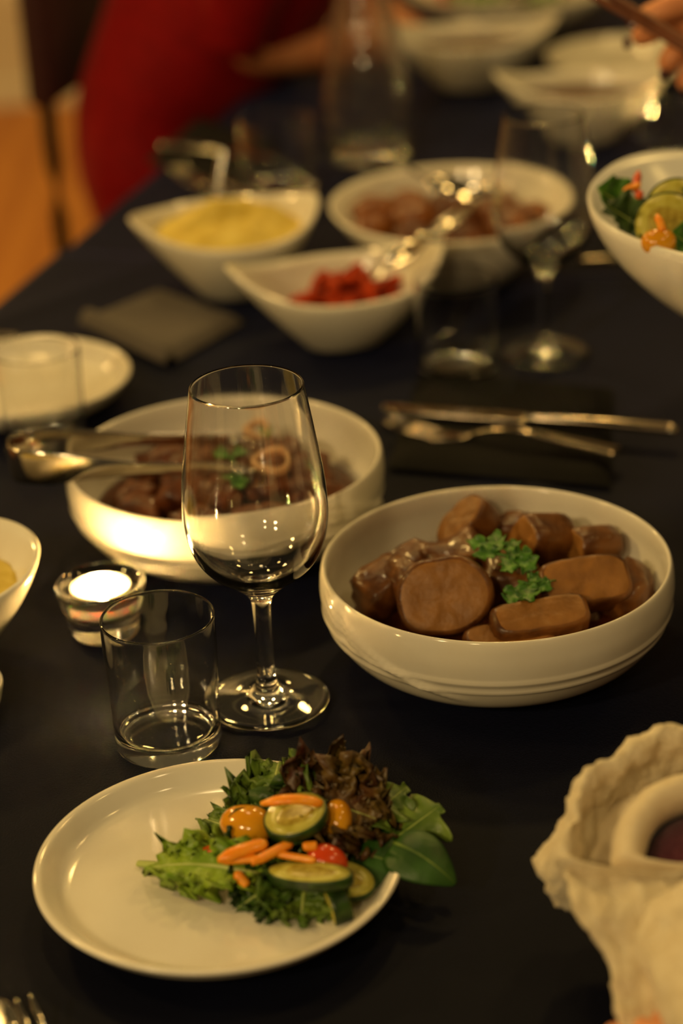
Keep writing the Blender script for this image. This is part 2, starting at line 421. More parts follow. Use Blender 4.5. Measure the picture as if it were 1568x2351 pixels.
def boat_bowl(name, label, L, Wd, H, tip, loc, rz, base=.55, m='china', tilt=None, pw=1.25, thick=.0045):
    """oval bowl with two drawn-up pointed ends"""
    t = thing(name, label, 'bowl', loc, rz)
    seg = 96; vs, fs, rows = [], [], []
    def rim(a):
        c, s = math.cos(a), math.sin(a)
        return L/2*c, Wd/2*math.copysign(abs(s)**pw, s), H+(tip-H)*abs(c)**3.5
    prof = [(0, .05), (.8, .05), (.93, .0), (1.0, .0), (1.06, .03)]
    rowsdef = [('b', 0), ('b', .5), ('b', .9), ('b', 1.0)]+[('o', i/12) for i in range(1, 13)]+[('r', 0)]+[('i', 1-i/12) for i in range(1, 12)]+[('f', .8), ('f', .4), ('f', 0)]
    def wall(a, q):
        x, y, z = rim(a); s = base+(1-base)*(1-(1-q)**1.7)
        ex = 1-.35*(1-q)*abs(math.cos(a))**2   # the foot is rounder than the rim
        return V((x*s*ex, y*s, z*q))
    for kind, q in rowsdef:
        row = []
        for k in range(1 if (kind in 'bf' and q == 0) else seg):
            a = 2*math.pi*k/seg
            if kind == 'b': p = wall(a, 0)*q; p.z = 0 if q > .95 else .002
            elif kind == 'o': p = wall(a, q)
            elif kind == 'r':
                p = wall(a, 1); n = V((p.x, p.y, 0)).normalized(); p = p-n*thick*.5; p.z += .0018
            elif kind == 'i':
                p = wall(a, q); n = V((p.x, p.y, 0)).normalized(); p = p-n*thick; p.z = max(p.z, .006)
            else:
                p = wall(a, 1/12)*q; p.z = .006
            row.append(len(vs)); vs.append(p)
        rows.append(row)
    for A, B in zip(rows, rows[1:]):
        for k in range(seg):
            k2 = (k+1) % seg
            if len(A) == 1: fs.append((A[0], B[k2], B[k]))
            elif len(B) == 1: fs.append((A[k], A[k2], B[0]))
            else: fs.append((A[k], A[k2], B[k2], B[k]))
    obj('bowl_body', (vs, fs), m, t)
    if tilt: t.rotation_euler = tilt
    return t
mash_c, mash_rz = V((-.095, 1.886, T)), .29
boat_bowl('boat_bowl', 'white boat shaped bowl heaped with yellow mash, spoon handle standing in it', .182, .170, .062, .078, mash_c, mash_rz, .52)
car_c, car_rz = V((.006, 1.733, T)), .25
boat_bowl('boat_bowl', 'white boat shaped bowl of orange roast carrots with a spoon on its rim', .196, .145, .054, .078, car_c, car_rz, .50)
pot_c, pot_rz = V((.120, 1.912, T)), -.02
boat_bowl('boat_bowl', 'wide white bowl of roast potatoes and meat behind the stemmed glass', .236, .255, .064, .066, pot_c, pot_rz, .62, pw=1.0)
b1_c = V((.190, 2.617, T))
boat_bowl('boat_bowl', 'white boat bowl with a little brown sauce, right beside the carafe neck', .225, .150, .062, .085, b1_c, .0, .5)
b2_c = V((.297, 2.342, T))
boat_bowl('boat_bowl', 'white boat bowl with a little brown sauce, beneath the reaching hand', .205, .140, .062, .082, b2_c, .06, .5)
for c, w, l in ((b1_c, .058, 'brown sauce low in the white bowl beside the carafe'), (b2_c, .054, 'brown sauce low in the white bowl beneath the hand')):
    tag(obj('sauce', xf(lathe([(0, .0), (.6, 0), (.94, -.002), (1, -.008)], 48, 3), Matrix.Diagonal((w*1.42, w*1.04, .5, 1))), 'sauce', loc=c+V((0, 0, .052))), l, 'sauce')['kind'] = 'stuff'
mb = boat_bowl('mash_bowl', 'cream bowl of yellow mash cut by the photo edge, left of the tealight', .17, .150, .060, .064, V((-.276, 1.190, T)), .6, .5, pw=1.0)
ed = plate('saucer', 'shiny cream saucer lip at the photo edge, below the cropped mash bowl', .033, V((-0.2441, 1.1100, 0.7500)), .022)

# salad bowl held above the table, passed along from outside the picture
sal_c = V((.285, 1.353, .8986))
boat_bowl('salad_bowl', 'large white oval bowl of mixed salad held above the table', .269, .199, .070, .078, sal_c, -1.151, .45, m='chinab', pw=1.05)

# ------------------------------------------------------------------ glass
def gl(name, label, cat, loc, vf, part, group=None):
    t = thing(name, label, cat, loc); obj(part, vf, 'glass', t); return t
def wine_glass(label, loc):
    t = thing('wine_glass', label, 'glass', loc)
    out = [(0, .0010), (.020, .0010), (.0335, .0002), (.0372, .0010), (.0374, .0020), (.0345, .0030), (.022, .0048), (.0125, .0075), (.0075, .0120), (.0056, .0200), (.0053, .0340), (.0053, .0500), (.0056, .0620), (.0068, .0715),
           (.0125, .0785), (.0200, .0845), (.0290, .0915), (.0360, .1000), (.0405, .1110), (.0427, .1230), (.0429, .1340), (.0420, .1480), (.0402, .1620), (.0376, .1790), (.0350, .1950), (.0333, .2060), (.0330, .2075), (.0326, .2080), (.0322, .2074),
           (.0340, .1950), (.0366, .1790), (.0391, .1620), (.0408, .1480), (.0416, .1340), (.0413, .1230), (.0390, .1120), (.0340, .1015), (.0265, .0935), (.0170, .0870), (.0080, .0835), (0, .0825)]
    obj("wine_glass_body", lathe(out, 80, 5), "glass", t)
    return t
wine_glass('empty stemmed wine glass standing between the two round bowls, in sharp focus', V((-0.0506, 1.1099, 0.7500)))
wine_glass('blurred stemmed wine glass standing in front of the potato bowl', V((0.1802, 1.6714, 0.7500)))
def tumbler(label, loc, rz=0, r=.0334, h=.0846, wav=.0005):
    t = thing('tumbler', label, 'glass', loc, rz)
    out = [(0, .0012), (.026, .0010), (.0295, .0002), (.0312, .0025), (.0316, .010), (.0318, .025), (.0324, .043), (.0331, .062), (.0333, .078), (.0334, .0838), (.0329, .0848), (.0323, .0842),
           (.0321, .078), (.0318, .062), (.0311, .043), (.0304, .025), (.0298, .014), (.0275, .0098), (.018, .0085), (0, .0088)]
    out = [(a*r/.0334, z*h/.0846) for a, z in out]
    def fn(rr_, z, a):
        return rr_*(1+.010*noise.noise(V((math.cos(a)*1.2, math.sin(a)*1.2, z*35))) +.004*math.sin(z*420)*(1 if z < .03 else .3)), z
    obj('glass_body', lathe(out, 96, 5, fn), 'glass', t); return t
tumbler('empty clear tumbler in front of the tealight, at the edge of the salad plate', V((-0.1093, 1.0678, 0.7500)))
tumbler('clear tumbler standing before the pale side plate, candle sparkles down its side', V((-0.2296, 1.5175, 0.7500)), 1, r=.0338)
tumbler('clear tumbler beside the foot of the blurred stemmed glass', V((0.1030, 1.6352, 0.7500)), 2, r=.0345)
tumbler('dim clear tumbler behind the bowl of mash', V((-0.0495, 2.1986, 0.7500)), 3, r=.0415, h=.080)
tumbler('sparkling clear tumbler behind the raised salad bowl, under the hand', V((0.3788, 2.2082, 0.7500)), 4, r=.040, h=.085)
def carafe(loc):
    t = thing('carafe', 'tall clear hammered glass carafe behind the potato bowl', 'carafe', loc)
    out = [(0, .001), (.036, .001), (.045, .004), (.0480, .014), (.0488, .035), (.0482, .062), (.0460, .090), (.0420, .118), (.0365, .148), (.0300, .178), (.0240, .208), (.0205, .235), (.0205, .262), (.0225, .280), (.0225, .283), (.0205, .282)]
    inn = [(.0185, .262), (.0185, .235), (.0220, .208), (.0280, .178), (.0345, .148), (.0400, .118), (.0440, .090), (.0462, .062), (.0466, .035), (.0450, .018), (.034, .010), (0, .009)]
    def fn(r, z, a):
        w = min(1, max(0, (r-.012)*60))
        return r+.0005*w*math.sin(z*300)+.0016*w*noise.noise(V((math.cos(a)*6.5, math.sin(a)*6.5, z*150))), z
    obj('carafe_body', lathe(out+inn, 150, 6, fn), 'hammered', t); return t
carafe(V((0.0505, 2.3080, 0.7500)))

# ------------------------------------------------------------------ tealight
P_T = V((-0.1589, 1.2105, 0.7500))
th = thing('tealight_holder', 'small clear glass tealight holder behind the tumbler', 'candle holder', P_T)
obj('holder_glass', lathe([(0, .001), (.018, .0008), (.0205, .0003), (.0222, .003), (.0232, .009), (.0242, .014), (.0252, .0165), (.0262, .021), (.0278, .027), (.0292, .0325), (.0295, .0350), (.0280, .0368), (.0258, .0362), (.0236, .0345),
     (.0217, .0320), (.0211, .028), (.0209, .022), (.0208, .0175), (.0190, .0165), (.010, .0160), (0, .0160)], 72, 5), 'glass', th)
cd = thing('tealight', 'lit white tealight candle glowing inside the glass holder', 'candle', P_T+V((0, 0, .0166)))
obj('metal_cup', lathe([(0, 0), (.0185, 0), (.0193, .001), (.0196, .0165), (.0199, .0172), (.0195, .0174), (.0192, .0165), (.0190, .0012), (0, .0011)], 48, 1), 'alu', cd)
wx_ = obj('wax', lathe([(0, .0012), (.0186, .0012), (.0189, .0140), (.0188, .0158), (.0165, .0156), (.0100, .0150), (0, .0148)], 48, 3), 'wax', cd)
obj('wick', sweep([(0, 0, .0145), (.0003, 0, .0170), (.0012, 0, .0190)], .0006, 6), 'wick', wx_)
obj('flame', xf(lathe([(0, 0), (.0022, .0012), (.0030, .0030), (.0022, .0054), (.0008, .0072), (0, .0080)], 16, 3), Matrix.Translation((.0010, 0, .0160))), 'flame', wx_)

for q, lb in ((V((-.37, .90, T)), 'added outside the picture to light the salad plate side'), (V((.455, 2.20, T)), 'added unseen, far down the table behind the raised salad bowl')):  # unseen tealights, added for glints on the glass and light from the left
    t2 = copy_tree(th, q, 0, 'clear glass tealight holder '+lb)
    t2 = copy_tree(cd, q+V((0, 0, .0166)), 0, 'lit white tealight candle '+lb)

# ------------------------------------------------------------------ meat in the near bowl
def place(vf, loc, z, x=(1, 0, 0)):
    c = frame((0, 0, 0), z, x)
    return ([c @ V(v) for v in vf[0]],)+tuple(vf[1:])
def slice_(label, loc, n, x, a, b, t, seed, m=('meat', 'meatcut'), flat=0.0, e=2.4):
    def rf(q):
        c, s = math.cos(q), math.sin(q)
        r = 1/((abs(c)/a)**e+(abs(s)/b)**e)**(1/e)
        if flat and s < -.3: r *= 1-flat*(-.3-s)
        return r*(1+.07*noise.noise(V((c*1.4+seed*4, s*1.4, seed))))
    o = obj('meat_slice', place(slab(rf, t, seed=seed, bumpa=.0012), loc, n, x), list(m), loc=loc); tag(o, label, 'meat'); return o
def chunk(name, label, cat, loc, size, n, x, seed, m, e=.7, amp=.32, group=None, freq=1.7, sub=3):
    o = obj(name, place(blob(size, seed, e, amp, freq, sub, .09), loc, n, x), m, loc=loc); tag(o, label, cat, group); return o
sa = obj('gravy', xf(lathe([(0, 0), (.06, 0), (.088, -.0005), (.0915, -.004)], 64, 3), Matrix.Identity(4)), 'sauce', loc=P_E+V((0, 0, .0265)))
tag(sa, 'brown gravy pooled under the sliced meat', 'gravy')['kind'] = 'stuff'
slice_('large oval meat slice leaning at the front of the near bowl', V((0.0608, 1.1446, 0.7970)), (-.10, -.82, .50), (1, .05, .15), .0300, .0250, .018, 1, flat=.1)
slice_('square-cut meat slice at the right of the near bowl, under the herb', V((0.1474, 1.1510, 0.7970)), (.10, -.62, .75), (1, .12, .05), .0300, .0160, .022, 2, e=4)
slice_('long narrow meat slice at the front, right of the large oval one', V((0.1174, 1.1198, 0.7900)), (.05, -.45, .9), (1, .2, 0), .0310, .0120, .020, 3, e=5)
slice_('meat slice edge just showing over the front rim of the near bowl', V((0.0982, 1.1136, 0.7830)), (0, -.3, .95), (1, 0, 0), .028, .009, .010, 4, e=3)
slice_('thick meat piece with furrowed side at the back of the near bowl, herb before it', V((0.1295, 1.2103, 0.8000)), (-.85, -.45, .25), (.3, -.2, .9), .0170, .0150, .034, 5, e=3)
slice_('thick meat piece with pale round cut end at the back right of the near bowl', V((0.1610, 1.2059, 0.7960)), (-.9, -.40, .15), (.2, -.1, .9), .0135, .0130, .030, 6)
slice_('tall meat piece at the back of the near bowl, glossy pale face upward', V((0.0829, 1.2351, 0.8000)), (-.62, -.30, .75), (.5, .2, .6), .0210, .0150, .022, 7, flat=.1)
chunk('meat_piece', 'rounded glossy meat piece behind the large oval slice', 'meat', V((0.0715, 1.1957, 0.7970)), (.024, .016, .014), (0, -.3, 1), (1, .5, .2), 11, 'meat')
chunk('meat_piece', 'rounded glossy meat piece lying far left in the near bowl', 'meat', V((0.0240, 1.1750, 0.7900)), (.021, .016, .017), (-.2, -.3, 1), (1, .8, 0), 12, 'meat')
chunk('meat_piece', 'bent glossy meat piece wedged left of the large oval slice', 'meat', V((0.0391, 1.1644, 0.7940)), (.010, .020, .019), (-.2, -.2, 1), (1, .4, 0), 13, 'meat')
chunk('meat_piece', 'small meat piece between the rounded ones at the left of the near bowl', 'meat', V((0.0465, 1.2031, 0.7900)), (.019, .013, .013), (-.2, -.3, 1), (1, .5, 0), 14, 'meat')
chunk('meat_piece', 'meat piece in shade under the herb at the middle of the near bowl', 'meat', V((0.1046, 1.1752, 0.7900)), (.020, .018, .016), (0, -.3, 1), (1, -.3, 0), 15, 'meat')
chunk('meat_piece', 'meat piece in shade at the far right of the near bowl', 'meat', V((0.1765, 1.1602, 0.7860)), (.014, .020, .014), (0, -.3, 1), (1, -.8, 0), 16, 'meat')
chunk('meat_piece', 'small meat piece at the back of the near bowl, between the two thick pieces', 'meat', V((0.1134, 1.2437, 0.7900)), (.012, .014, .014), (0, -.3, 1), (1, -.2, 0), 17, 'meat')

def herb(label, spots, stem):
    o = thing('cilantro_sprig', label, 'herb', spots[0][0])
    obj('stem', sweep([V(q)-o.location for q in stem], .0011, 6), 'cil', o)
    for i, (b, t, w) in enumerate(spots):
        add_leaf('leaf', None, None, 'cil', b, t, w, rib=None, parent=o, nu=18, nv=6, lobes=3, lamp=.35, ruf=.22, rfreq=2.2, cup=.2, seed=i+20, up=(-.1, -.55, 1),
                 shape=lambda u: (math.sin(math.pi*min(1, u*.9+.12))**.6)*(.5+.6*u))
    return o
herb('green cilantro sprig on the meat in the near bowl', [
    (V((0.0983, 1.1688, 0.8160)), V((0.0783, 1.1847, 0.8160)), .0060), (V((0.0983, 1.1692, 0.8140)), V((0.0804, 1.1669, 0.8140)), .0056), (V((0.0983, 1.1688, 0.8160)), V((0.0961, 1.1899, 0.8180)), .0062),
    (V((0.1019, 1.1635, 0.8160)), V((0.1090, 1.1812, 0.8160)), .0055), (V((0.1016, 1.1605, 0.8160)), V((0.1178, 1.1677, 0.8130)), .0070), (V((0.1044, 1.1612, 0.8140)), V((0.1185, 1.1485, 0.8120)), .0090), (V((0.0990, 1.1618, 0.8140)), V((0.1027, 1.1438, 0.8120)), .0060)],
    [V((0.0850, 1.1734, 0.8120)), V((0.1008, 1.1666, 0.8130)), V((0.1120, 1.1562, 0.8100)), V((0.1132, 1.1422, 0.8080))])
herb('darker cilantro sprig tucked beside the large oval slice', [
    (V((0.1129, 1.1393, 0.8080)), V((0.1233, 1.1482, 0.8080)), .0050), (V((0.1130, 1.1402, 0.8060)), V((0.1266, 1.1349, 0.8050)), .0058), (V((0.1116, 1.1392, 0.8060)), V((0.1109, 1.1201, 0.8040)), .0080), (V((0.1089, 1.1397, 0.8050)), V((0.0980, 1.1236, 0.8020)), .0080), (V((0.1182, 1.1389, 0.8070)), V((0.1315, 1.1451, 0.8070)), .0030)],
    [V((0.1068, 1.1458, 0.8050)), V((0.1132, 1.1422, 0.8050)), V((0.1183, 1.1396, 0.8030))])

# ------------------------------------------------------------------ stew in the far round bowl
sf = obj('gravy', lathe([(0, 0), (.06, 0), (.090, -.0005), (.0945, -.004)], 64, 3), 'sauce', loc=P_F+V((0, 0, .030)))
tag(sf, 'dark gravy around the stew pieces', 'gravy')['kind'] = 'stuff'
k = 0
for ring, cnt, rad in ((0, 1, 0), (1, 6, .034), (2, 11, .066)):
    for i in range(cnt):
        a = 2*math.pi*i/cnt+ring*.4+rnd.uniform(-.2, .2); k += 1
        q = P_F+V((rad*math.cos(a), rad*math.sin(a), .032+.008*(2-ring)+rnd.uniform(0, .006)))
        chunk('stew_piece', 'dark braised meat piece in the candle-lit stew bowl', 'meat', q, (rnd.uniform(.016, .023), rnd.uniform(.013, .017), rnd.uniform(.011, .015)), (rnd.uniform(-.4, .4), rnd.uniform(-.5, .2), 1), (math.cos(a+1), math.sin(a+1), 0), k+30, 'stew', group='stew pieces in the candle-lit bowl')
for lab, p, r_, sd in (('pale glazed onion ring seen through the wine glass in the stew', V((-0.0455, 1.3298, 0.8120)), .0140, 1), ('small pale onion ring behind the larger one in the stew', V((-0.0581, 1.3917, 0.8100)), .0090, 2)):
    vs, fs = sweep([(r_*math.cos(t_), r_*.8*math.sin(t_), .002*math.sin(2*t_)) for t_ in [2*math.pi*i/24 for i in range(25)]], (.0022, .0040), 8, n=2)
    tag(obj('onion_ring', xf((vs, fs), Matrix.Rotation(.3, 4, 'X')), 'onion', loc=p), lab, 'onion')
herb('cilantro sprig on the stew near the tong tips', [(V((-0.0783, 1.3383, 0.8140)), V((-0.0908, 1.3475, 0.8140)), .006), (V((-0.0753, 1.3379, 0.8140)), V((-0.0664, 1.3521, 0.8140)), .006), (V((-0.0705, 1.3137, 0.8080)), V((-0.0842, 1.3190, 0.8080)), .007), (V((-0.0705, 1.3137, 0.8080)), V((-0.0688, 1.2999, 0.8060)), .007), (V((-0.0549, 1.3953, 0.8100)), V((-0.0469, 1.3823, 0.8100)), .006)],
     [V((-0.0784, 1.3406, 0.8130)), V((-0.0722, 1.3279, 0.8100)), V((-0.0705, 1.3123, 0.8070))])

# tongs: one spring strip bent in a U, lying across the rim
tg = thing('serving_tongs', 'steel tongs lying across the rim of the candle-lit stew bowl', 'tongs', V((-0.2180, 1.3405, 0.8200)))
def tl(p): return V(p)-tg.location
pathT = [V((-0.0716, 1.3713, 0.8120)), V((-0.1066, 1.3649, 0.8180)), V((-0.1458, 1.3567, 0.8230)), V((-0.1853, 1.3540, 0.8250)), V((-0.2155, 1.3501, 0.8250)), V((-0.2273, 1.3364, 0.8250)), V((-0.2241, 1.3196, 0.8250)), V((-0.2097, 1.3119, 0.8250)), V((-0.1809, 1.3077, 0.8250)), V((-0.1423, 1.3067, 0.8230)), V((-0.1042, 1.3117, 0.8180)), V((-0.0658, 1.3160, 0.8120))]
def tw(t):
    e = abs(t-.5)*2
    return (.0008, .0128 if e < .35 else .0128-.0080*min(1, (e-.35)/.3))
obj('spring_strip', sweep([tl(p) for p in pathT], tw, 14, n=8), 'steel', tg)
for q in (pathT[0], pathT[-1]):
    obj('grip_tip', place(blob((.010, .0065, .0016), 3, .8, .03, sub=2), q, (0, .3, 1), (1, 0, 0)), 'steel', tg, loc=tl(q))

# ------------------------------------------------------------------ mash, carrots, potatoes
def heap(name, label, cat, loc, a, b, h, rz, m, seed, swirl=.006):
    vs, fs = lathe([(i/14, 0) for i in range(15)], 72, 1)
    out = []
    for v in vs:
        r = math.hypot(v.x, v.y)
        z = h*(1-r**2.2)+swirl*noise.noise(V((v.x*2.3+seed, v.y*3.6, seed)))*(1-r**4)+.003*noise.noise(V((v.x*7, v.y*7, seed+3)))
        z += swirl*.7*math.sin(5*v.y+2.2*v.x+2*noise.noise(V((v.x*2, v.y*2, 1))))*(1-r*r)
        out.append(V((v.x*a, v.y*b*(abs(v.y)/max(r, 1e-6))**.25, z)))
    fs = [f[::-1] for f in fs]
    o = obj(name, xf((out, fs), Matrix.Rotation(rz, 4, 'Z')), m, loc=loc); tag(o, label, cat); o['kind'] = 'stuff'; return o
heap('mashed_potato', 'heap of yellow mash with a swirled top filling the boat bowl', 'mash', mash_c+V((0, 0, .053)), .075, .069, .021, mash_rz, 'mash', 2.0, .010)
heap('mashed_potato', 'yellow mash in the cropped bowl left of the tealight', 'mash', V((-.276, 1.190, T+.042)), .073, .065, .018, .6, 'mash', 6.0)
def stick_vf(L, w, h, seed, bend=.1):
    n = 5; pts = [(-L/2+L*i/n, bend*L*math.sin(math.pi*i/n)+.0006*noise.noise(V((i, seed, 0))), 0) for i in range(n+1)]
    return sweep(pts, lambda t: (w*(.72 if t in (0, 1) else 1), h*(.72 if t in (0, 1) else 1)), 4, n=2)
protoc = None
for i in range(30):
    a = rnd.uniform(0, 6.28); r = math.sqrt(rnd.random())
    q = V((.014+.044*r*math.cos(a), .034*r*math.sin(a), .026+.026*(1-r*r)*rnd.random()+.004))
    q = Matrix.Rotation(car_rz, 4, 'Z') @ q + car_c
    if protoc is None:
        protoc = obj('roast_carrot', stick_vf(.050, .0062, .0060, 3), 'roast')
        tag(protoc, 'short roast carrot baton heaped in the white boat bowl', 'carrot', 'roast carrots in the boat bowl'); o = protoc
    else: o = protoc.copy(); C.objects.link(o)
    o.location = q; o.rotation_euler = (rnd.uniform(-.5, .5), rnd.uniform(-.5, .5), rnd.uniform(0, 3.14)); o.scale = [rnd.uniform(.75, 1.1)]*3
cb = obj('roast_carrot', xf(lathe([(0, .0), (.8, 0), (1, -.006)], 40, 2), Matrix.Diagonal((.050, .038, 1, 1)) ), 'roast', loc=car_c+Matrix.Rotation(car_rz, 4, 'Z') @ V((.004, 0, .028)))
cb.name = 'carrot_juice'; tag(cb, 'orange juice under the roast carrots', 'juice'); cb['kind'] = 'stuff'
for i, (x, y, s_, m) in enumerate(((-.072, .035, .024, 'potato'), (-.078, -.012, .020, 'potato'), (-.038, .062, .020, 'potato'), (-.036, .012, .022, 'potato'), (-.040, -.042, .019, 'stew'), (.000, .050, .021, 'stew'), (.004, -.004, .020, 'stew'), (.004, -.058, .020, 'stew'), (.042, .028, .020, 'potato'), (.045, -.032, .020, 'potato'), (.072, .004, .018, 'potato'), (.030, .075, .018, 'potato'))):
    nm = 'roast_potato' if m == 'potato' else 'stew_piece'
    chunk(nm, 'round browned potato in the wide bowl behind the carrots' if m == 'potato' else 'dark meat piece among the potatoes in the wide bowl', 'potato' if m == 'potato' else 'meat',
          pot_c+V((x, y, .044)), (s_*1.15, s_*.95, s_*.8), (0, 0, 1), (math.cos(i), math.sin(i), 0), 60+i, m, e=.95, amp=.12, group='potatoes in the wide bowl' if m == 'potato' else 'meat pieces in the potato bowl')
pj = tag(obj('gravy', lathe([(0, 0), (.08, 0), (.094, -.004)], 48, 3), 'sauce', loc=pot_c+V((0, 0, .034))), 'brown gravy under the potatoes', 'gravy'); pj['kind'] = 'stuff'

# ------------------------------------------------------------------ cutlery
def orient(t, tip, end, up=(0, 0, 1)):
    tip, end = V(tip), V(end); m = frame(tip, up if abs((end-tip).normalized().dot(V(up))) < .95 else (1, 0, 0), end-tip)
    x = (end-tip).normalized(); z = V(up); z = (z-x*z.dot(x)).normalized(); m = Matrix((x, z.cross(x), z)).transposed().to_4x4(); m.translation = tip
    t.matrix_world = m; return (end-tip).length
def fork(label, tip, end, up=(0, 0, 1), m='steel', w=.0115, group=None):
    t = tag(thing('fork', '', ''), label, 'fork', group); L = orient(t, tip, end, up)
    obj('handle', sweep([(.068, 0, -.002), (.085, 0, .004), (.11, 0, .007), (L*.75, 0, .004), (L, 0, 0)], lambda u: (.0028+.0065*u**1.5, .0013), 10), m, t)
    fh = None; vs = sweep([(.040, 0, -.006), (.050, 0, -.006), (.062, 0, -.0045), (.071, 0, -.0015)], lambda u: (.0115*(1-u)**.7*w/.0115+.0024, .0012), 10)
    fh = obj('fork_head', vs, m, t)
    for k_ in range(4):
        y = (k_-1.5)*w*.53
        obj('tine', sweep([(0, y*1.05, .003), (.015, y, -.003), (.042, y, -.006)], lambda u: (.0008+.0009*min(1, u*3), .0009), 6), m, fh)
    return t
def knife(label, tip, end, up=(0, 0, 1), m='steel', group=None):
    t = tag(thing('table_knife', '', ''), label, 'knife', group); L = orient(t, tip, end, up)
    obj('blade', sweep([(0, .004, 0), (.012, .001, 0), (.04, 0, 0), (L*.46, 0, 0), (L*.52, 0, 0)], lambda u: (.0016+.0085*min(1, u*4)**.6*(1 if u < .8 else 1-(u-.8)*2.6), .0009), 10), m, t)
    obj('handle', sweep([(L*.50, 0, 0), (L*.56, 0, .0005), (L*.75, 0, .001), (L*.97, 0, 0), (L, 0, 0)], lambda u: (.0042+.0036*u if u < .98 else .004, .0030+.0012*u), 12), m, t)
    return t
def spoon(label, tip, end, up=(0, 0, 1), m='steel', w=.020, bl=.062, hw=.005):
    t = tag(thing('serving_spoon', '', ''), label, 'spoon'); L = orient(t, tip, end, up)
    vs, fs = lathe([(i/8, 0) for i in range(9)], 28, 1); out = []
    for v in vs:
        r = math.hypot(v.x, v.y); out.append(V((bl/2+v.x*bl/2, v.y*w*(1-.12*v.x), -.009*(1-r*r))))
    o = obj('spoon_bowl', (out, fs), m, t); s_ = o.modifiers.new('solid', 'SOLIDIFY'); s_.thickness = .0014
    obj('handle', sweep([(bl*.97, 0, 0), (bl+.025, 0, .008), (L*.7, 0, .012), (L, 0, 0)], lambda u: (.0026+hw*u**1.3, .0014), 10), m, t)
    return t
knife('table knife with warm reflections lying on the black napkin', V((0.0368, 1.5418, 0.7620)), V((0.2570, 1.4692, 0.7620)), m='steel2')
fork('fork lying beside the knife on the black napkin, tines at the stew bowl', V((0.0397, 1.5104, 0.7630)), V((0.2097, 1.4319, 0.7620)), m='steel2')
ms = thing('serving_spoon', 'spoon standing in the boat bowl of mash, handle upright', 'spoon', V((-0.1054, 1.9264, 0.8200)))
me_ = V((-0.0950, 1.9411, 0.8680))-ms.location
obj('handle', sweep([me_*-.12, me_*.3, me_*.7, me_], lambda u: (.0034+.0016*u, .0026), 10), 'steel', ms)
obj('spoon_bowl', place(blob((.020, .013, .006), 5, 1, 0, sub=2), me_*-.35, (0, 1, .4), me_), 'steel', ms, loc=me_*-.35)
spoon('steel serving spoon with handle across the potato bowl toward the carafe', V((0.1520, 1.8982, 0.8220)), V((0.0133, 1.9378, 0.8600)), up=(.1, -.2, 1))
spoon('serving spoon dipping into the potatoes beside the carrot bowl tip', V((0.0923, 1.8285, 0.8120)), V((0.1524, 1.8044, 0.8550)), up=(-.3, -.2, 1), w=.012, bl=.05)
spoon('spoon resting over the rim of the carrot bowl', V((0.0474, 1.7426, 0.8160)), V((0.0994, 1.7117, 0.8450)), up=(-.2, -.4, 1), w=.014, bl=.045)
knife('knife lying on the dark napkin beside the red dress', V((-0.0504, 2.2908, 0.7600)), V((-0.1852, 2.3596, 0.7620)))
fork('fork half hidden behind the bowl of mash', V((-0.1638, 2.2638, 0.7620)), V((-0.0680, 2.1275, 0.7560)))
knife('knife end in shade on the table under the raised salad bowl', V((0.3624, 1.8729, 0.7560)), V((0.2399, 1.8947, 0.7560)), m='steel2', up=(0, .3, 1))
knife('knife handle lying at the left photo edge behind the side plate', V((-0.3608, 1.7715, 0.7560)), V((-0.2799, 1.7514, 0.7580)))
fork('fork with pale tines in the corner of the table, nearest the camera', V((-0.1715, 0.8115, 0.7620)), V((-0.1290, 0.7294, 0.7600)), w=.013)
knife('knife beside the nearest fork in the corner of the table', V((-0.1831, 0.8214, 0.7580)), V((-0.1451, 0.7329, 0.7580)))

def napkin(label, corners, h, m, seed, fold=None, name='napkin'):
    c = [V(q) for q in corners]; o0 = sum(c, V())/4; n = 22; vs, fs = [], []
    for i in range(n+1):
        for j in range(n+1):
            u, v = i/n, j/n
            p = (c[0]*(1-u)+c[1]*u)*(1-v)+(c[3]*(1-u)+c[2]*u)*v
            e = min(u, 1-u, v, 1-v)*12
            z = h*min(1, max(0, e))**.5+.0010*noise.noise(V((u*5+seed, v*5, seed)))*min(1, e)
            if fold is not None:
                z += fold*math.exp(-((v-.06)/.05)**2)
            vs.append(V((p.x-o0.x, p.y-o0.y, z+.0003)))
    m1 = n+1
    for i in range(n):
        for j in range(n): fs.append((i*m1+j, (i+1)*m1+j, (i+1)*m1+j+1, i*m1+j+1))
    o = obj(name, (vs, fs), m, loc=V((o0.x, o0.y, T)))
    return tag(o, label, 'napkin')
napkin('black cloth napkin folded flat under the knife and fork', [(0.0367, 1.4487, 0.7500), (0.1982, 1.3951, 0.7500), (0.2260, 1.5844, 0.7500), (0.0727, 1.6493, 0.7500)], .006, 'napkin', 1)
napkin('grey brown napkin folded to a pad with a rolled edge, between stew and mash bowls', [(-0.2306, 1.8001, 0.7540), (-0.1455, 1.6834, 0.7540), (-0.0796, 1.7846, 0.7500), (-0.1620, 1.8800, 0.7500)], .009, 'napkin2', 4, fold=.010)
napkin('black napkin folded flat before the red dress', [(-0.2033, 2.3362, 0.7500), (-0.0882, 2.1988, 0.7500), (-0.0515, 2.3860, 0.7500), (-0.1509, 2.5200, 0.7500)], .006, 'napkin', 8)

